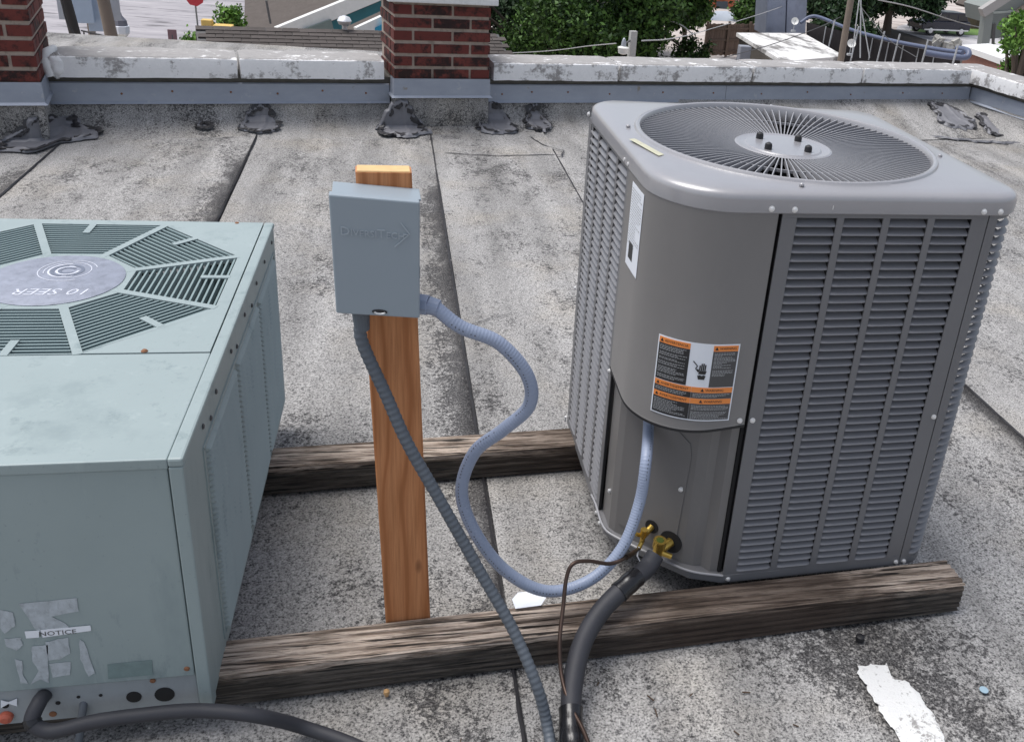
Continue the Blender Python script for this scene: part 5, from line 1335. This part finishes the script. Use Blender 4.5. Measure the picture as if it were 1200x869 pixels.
MB().slab([P(x, y, 41.1) for x, y in ((924,-40),(948,-40),(944,42),(921,42))], (0,1.6,0)).build('side_sheet', m_tk, tk, bevel=.03)
sd_ = thing('white_roofed_shed', P(900, 66, 33), 'dark shed with a stained white low pitched roof', 'shed')
t = NT('stained_white_roof'); nn = t.noise(.9, 5, .7, t.vec((1,.4,1))); m_wr = t.out(t.ramp(nn, [(.42, (.20,.19,.18)), (.5, (.66,.65,.63))]), .7)
z_s = P(863, 38.5, 37).z
s1, s2, s3, s4 = P(863, 38.5, 37), P(942, 39, 40), P(988, 66, 34), P(918, 72, 30)
rp_n = (s2-s1).cross(s4-s1).normalized(); s3 = PL(990, 66, s1, rp_n)
MB().slab([s1, s2, s3, s4], (0,0,-.14)).build('roof', m_wr, sd_)
MB().hull([Vector((*q.xy, GZ)) for q in (s1+Vector((.15,.0,0)), s2-Vector((.2,.2,0)), s3-Vector((.2,-.2,0)), s4+Vector((-.1,.3,0)))], [q-Vector((0,0,.16)) for q in (s1+Vector((.15,.0,0)), s2-Vector((.2,.2,0)), s3-Vector((.2,-.2,0)), s4+Vector((-.1,.3,0)))]).build('wall', plain('dark_shed_board', (.065,.055,.045), .9, var=.3, scale=3), sd_)
c = P(872, 61, 33); tag(MB().box(c-Vector((0,0,.05)), (.42, .35, .55)).build('metal_cabinet', plain('grey_cabinet', (.24,.25,.28), .5), None, bevel=.03, loc=tuple(c)), 'small grey metal cabinet against the dark shed wall', 'cabinet')
def dish(px, py, Y, r, label):
    c = P(px, py, Y); t = thing('satellite_dish', c, label, 'satellite dish'); n_ = (EYE-c).normalized(); n_ = (n_+Vector((.15,0,.25))).normalized()
    Rm = Vector((0,0,1)).rotation_difference(n_).to_matrix()
    MB().lathe(c, [(.01,-.07*r/.18),(r*.5,-.05*r/.18),(r*.85,-.02*r/.18),(r,.02*r/.18),(r*.98,.022*r/.18),(r*.5,-.035*r/.18),(.01,-.055*r/.18)], 20, Rm).build('reflector', plain('dish_white', (.70,.70,.68), .4), t, smooth=60)
    MB().bar(c-n_*.05, c+Vector((.02,.05,-r*2.6)), r*.14).build('mast', m_grey_ink, t); MB().box(c+Vector((.02,.05,-r*2.6)), (r*1.2, r*.7, r*.5)).build('base', m_grey_ink, t, bevel=.01)
    MB().bar(c-Vector((0,0,r*.8)), c+n_*r*1.3, r*.08).build('feed_arm', m_ink2, t)
dish(931.5, 25, 38, .155, 'white satellite dish on the white shed roof ridge')
dish(998, 51, 32, .155, 'white satellite dish low beside the leaning utility pole')
tr = thing('mast_tripod', P(1006, 66, 29), 'thin metal mast tripod just right of the leaning pole', 'mast')
for a, b in (((1008,-10),(998,68)),((1006,-10),(1019,68)),((1009,-10),(1008,68))): MB().bar(P(*a, 29), P(*b, 28.5), .03).build('leg', m_grey_ink, tr)
# blue pipe rail with stakes
pr = thing('pipe_rail', P(1040, 60, 34), 'long blue grey pipe rail on stakes over dark netting', 'rail')
m_pipe = plain('blue_grey_pipe', (.10,.12,.19), .45, var=.15); pth = [(938,27,40),(949,20,40),(962,21,39.5),(1000,36,37),(1050,49,34),(1100,58,31.5),(1128,62,30)]
MB().tube(spline([P(*p) for p in pth], 8), .075, 10).build('pipe', m_pipe, pr, smooth=60)
MB().tube(spline([P(1085,62,30.5), P(1110,66,30.2), P(1132,67,30), P(1134,60,30.2), P(1122,57,31)], 8), .11, 10).build('pipe_end', m_pipe, pr, smooth=60)
for x, yt, Y in ((978,26,38),(1006,34,36.5),(1036,40,35),(1054,43,34),(1087,50,32),(1122,56,30)):
    a = P(x, yt, Y-.2); MB().tube([a+Vector((0,0,.10)), a+Vector((-.1,0,-1.6))], .035, 6).build('stake', m_grey_ink, pr)
for x, yt, Y in ((968,31,38.6),(1023,44,35.8),(1042,48,34.7),(1059,52,33.8),(1077,56,32.8),(1096,60,31.8)):
    a = P(x, yt, Y); MB().tube([a, a+Vector((0,0,-.9))], .025, 6).build('hanger', m_grey_ink, pr)
MB().add([P(945,26,40), P(1000,40,37.2), P(1050,52,34.3), P(1125,66,30.3), P(1125,90,30.3), P(1050,90,34.3), P(1000,90,37.2), P(945,70,40)], [(0,1,6,7),(1,2,5,6),(2,3,4,5)]).build('netting', plain('dark_netting', (.035,.030,.032), .9, var=.5, scale=6), pr)
for x, y, Y in ((1093,50,31),(1115,50,30)): pass
jk = thing('junk_pile', P(1115, 52, 31), 'pale scrap pieces heaped behind the end of the pipe rail', 'scrap'); jm = MB(); random.seed(3)
for k in range(14): jm.box(P(random.uniform(1090,1124), random.uniform(46,56), 32), [random.uniform(.1,.35) for _ in range(3)], R=Matrix.Rotation(random.uniform(0,3), 3, Vector((random.random(), random.random(), 1)).normalized()))
jm.build('scrap_pieces', plain('scrap', (.35,.34,.31), .7, var=.6, scale=3), jk)
# black SUV seen from the side
car = thing('parked_car', G(1107, 44, GZ), 'dark navy pickup style four by four parked by the lawn', 'car')
cA, cB = G(1079, 42, GZ), G(1135, 44, GZ); cd = (cB-cA); CLn = cd.length; cd.normalize(); cn = Vector((cd.y, -cd.x, 0)); cs_ = CLn/4.7
if cn.dot(EYE-cA) < 0: cn = -cn
def cp_(x, y, z): return cA+cd*x*cs_+cn*(y*cs_-.9*cs_)+Vector((0,0,z*cs_))
bodyp = [(0,.45),(0,.85),(.15,.98),(1.25,1.08),(4.55,1.12),(4.68,.95),(4.7,.45)]
cab = [(1.1,1.06),(1.75,1.68),(2.2,1.75),(4.1,1.74),(4.5,1.12)]
m_car = plain('navy_car_paint', (.018,.020,.035), .25); m_gl = plain('car_glass', (.02,.025,.03), .08)
rs = [[cp_(x, y, z) for x, z in bodyp] for y in (-.85, -.9, .9, .85)]
MB().rings([[cp_(x, y, z) for x, z in bodyp] for y in (-.88, .88)]).build('body', m_car, car, bevel=.05)
MB().rings([[cp_(x, y, z) for x, z in cab] for y in (-.74, .74)]).build('cabin', m_car, car, bevel=.05)
for x0, x1 in ((1.55, 2.35), (2.45, 3.3), (3.4, 4.15)):
    MB().slab([cp_(x0, .742, 1.16), cp_(x1, .742, 1.16), cp_(x1-.05, .742, 1.60), cp_(x0+.25 if x0 < 2 else x0, .742, 1.60)], cn*.02).build('window', m_gl, car)
MB().slab([cp_(.2, .885, .42), cp_(4.5, .885, .42), cp_(4.5, .885, .52), cp_(.2, .885, .52)], cn*.06).build('side_step', m_steel, car)
for x in (.85, 3.85):
    for y in (.80, -.80):
        wc = cp_(x, y, .40); Rm = Vector((0,0,1)).rotation_difference(cn).to_matrix()
        wl = MB().lathe(wc, [(.25,-.12),(.40,-.11),(.41,.0),(.40,.11),(.27,.12)], 22, Rm).build('wheel', m_black, car, smooth=35)
        MB().lathe(wc+cn*.10, [(.25,0),(.24,.03),(.08,.05),(.03,.06)], 14, Rm).build('rim', m_steel, wl)
MB().box(cp_(.03, .62, .78), (.2, .25, .18)).build('headlight', m_paper, car, bevel=.02)
# sage house at the right, flat white roof in front of it
m_sg = plain('sage_siding', (.215,.235,.225), .8, var=.08)
sh_ = thing('sage_house', P(1175, 50, 56), 'sage grey sided house with a carport post at the right edge', 'house')
YH = 56
for k in range(13):
    y0 = 13+k*2.4
    MB().slab([P(1160, y0+1.5, YH), P(1230, y0-3, YH), P(1230, y0-.7, YH-.05), P(1160, y0+3.9, YH-.05)], (0,.12,0)).build('siding_board', m_sg, sh_)
MB().slab([P(1158, 10, YH+.15), P(1240, -40, YH+.15), P(1240, 40, YH+.15), P(1160, 28, YH+.15)], (0,3,0)).build('wall', m_sg, sh_)
MB().slab([P(1186, 24, YH-.3), P(1240, 20, YH-.3), P(1240, 60, YH-.3), P(1182, 56, YH-.3)], (0,.2,0)).build('garage_wall', plain('pale_aqua_wall', (.38,.47,.50), .8), sh_)
MB().bar(P(1150, 15, YH-1), P(1192, -12, YH-1), .5, .55).build('fascia', plain('grey_fascia', (.33,.32,.31), .7), sh_)
MB().bar(P(1151, 13, YH+3), P(1193, -14, YH+3), 7, .2).build('roof', m_sh2, sh_)
MB().bar(P(1157, 14, YH-.8), P(1152, 52, YH-.8), .55).build('carport_post', m_sg, sh_)
for x in (1165, 1179): MB().bar(P(x, 28, YH-.2), P(x-1.5, 54, YH-.2), .14).build('porch_post', m_ink2, sh_)
fw = thing('flat_roof_store', P(1165, 72, 40), 'flat white roofed brick outbuilding at the far right', 'building')
w1, w2, w3, w4 = P(1127, 53, 44), P(1158, 51, 47), P(1260, 78, 40), P(1200, 78, 34)
nn_ = (w2-w1).cross(w4-w1).normalized(); w3 = PL(1262, 72, w1, nn_)
MB().slab([w1, w2, w3, w4], (0,0,-.25)).build('roof', m_white, fw)
MB().hull([Vector((*q.xy, GZ)) for q in (w1+Vector((.3,.1,0)), w2, w3, w4+Vector((.1,.3,0)))], [q-Vector((0,0,.27)) for q in (w1+Vector((.3,.1,0)), w2, w3, w4+Vector((.1,.3,0)))]).build('wall', plain('rust_brick_wall', (.24,.11,.08), .9, var=.3, scale=4), fw)
ff = thing('board_fence', G(1150, 30, GZ), 'distant brown fence behind the lawn, right of the black vehicle', 'fence')
for k in range(14):
    p = G(1134+k*3, 34, GZ); MB().box((p.x, p.y, GZ+1.1), (.42*2.2, .08, 2.2), -.25).build('fence_board', m_fence, ff)
gh = thing('grey_roof_house', P(1150, 10, 120), 'far house with a pale grey roof at the top right', 'house')
MB().hull([Vector((*P(x, 10, y_).xy, GZ)) for x, y_ in ((1120,118),(1165,118),(1165,126),(1120,126))], [Vector((*P(x, 12, y_).xy, P(x, 12, y_).z)) for x, y_ in ((1120,118),(1165,118),(1165,126),(1120,126))]).build('wall', plain('far_wall', (.32,.30,.29), .8), gh)
MB().add([P(1116,11,117), P(1168,13,117), P(1175,-12,124), P(1116,-14,124)], [(0,1,2,3)]).build('roof', plain('far_grey_roof', (.40,.40,.42), .8), gh)
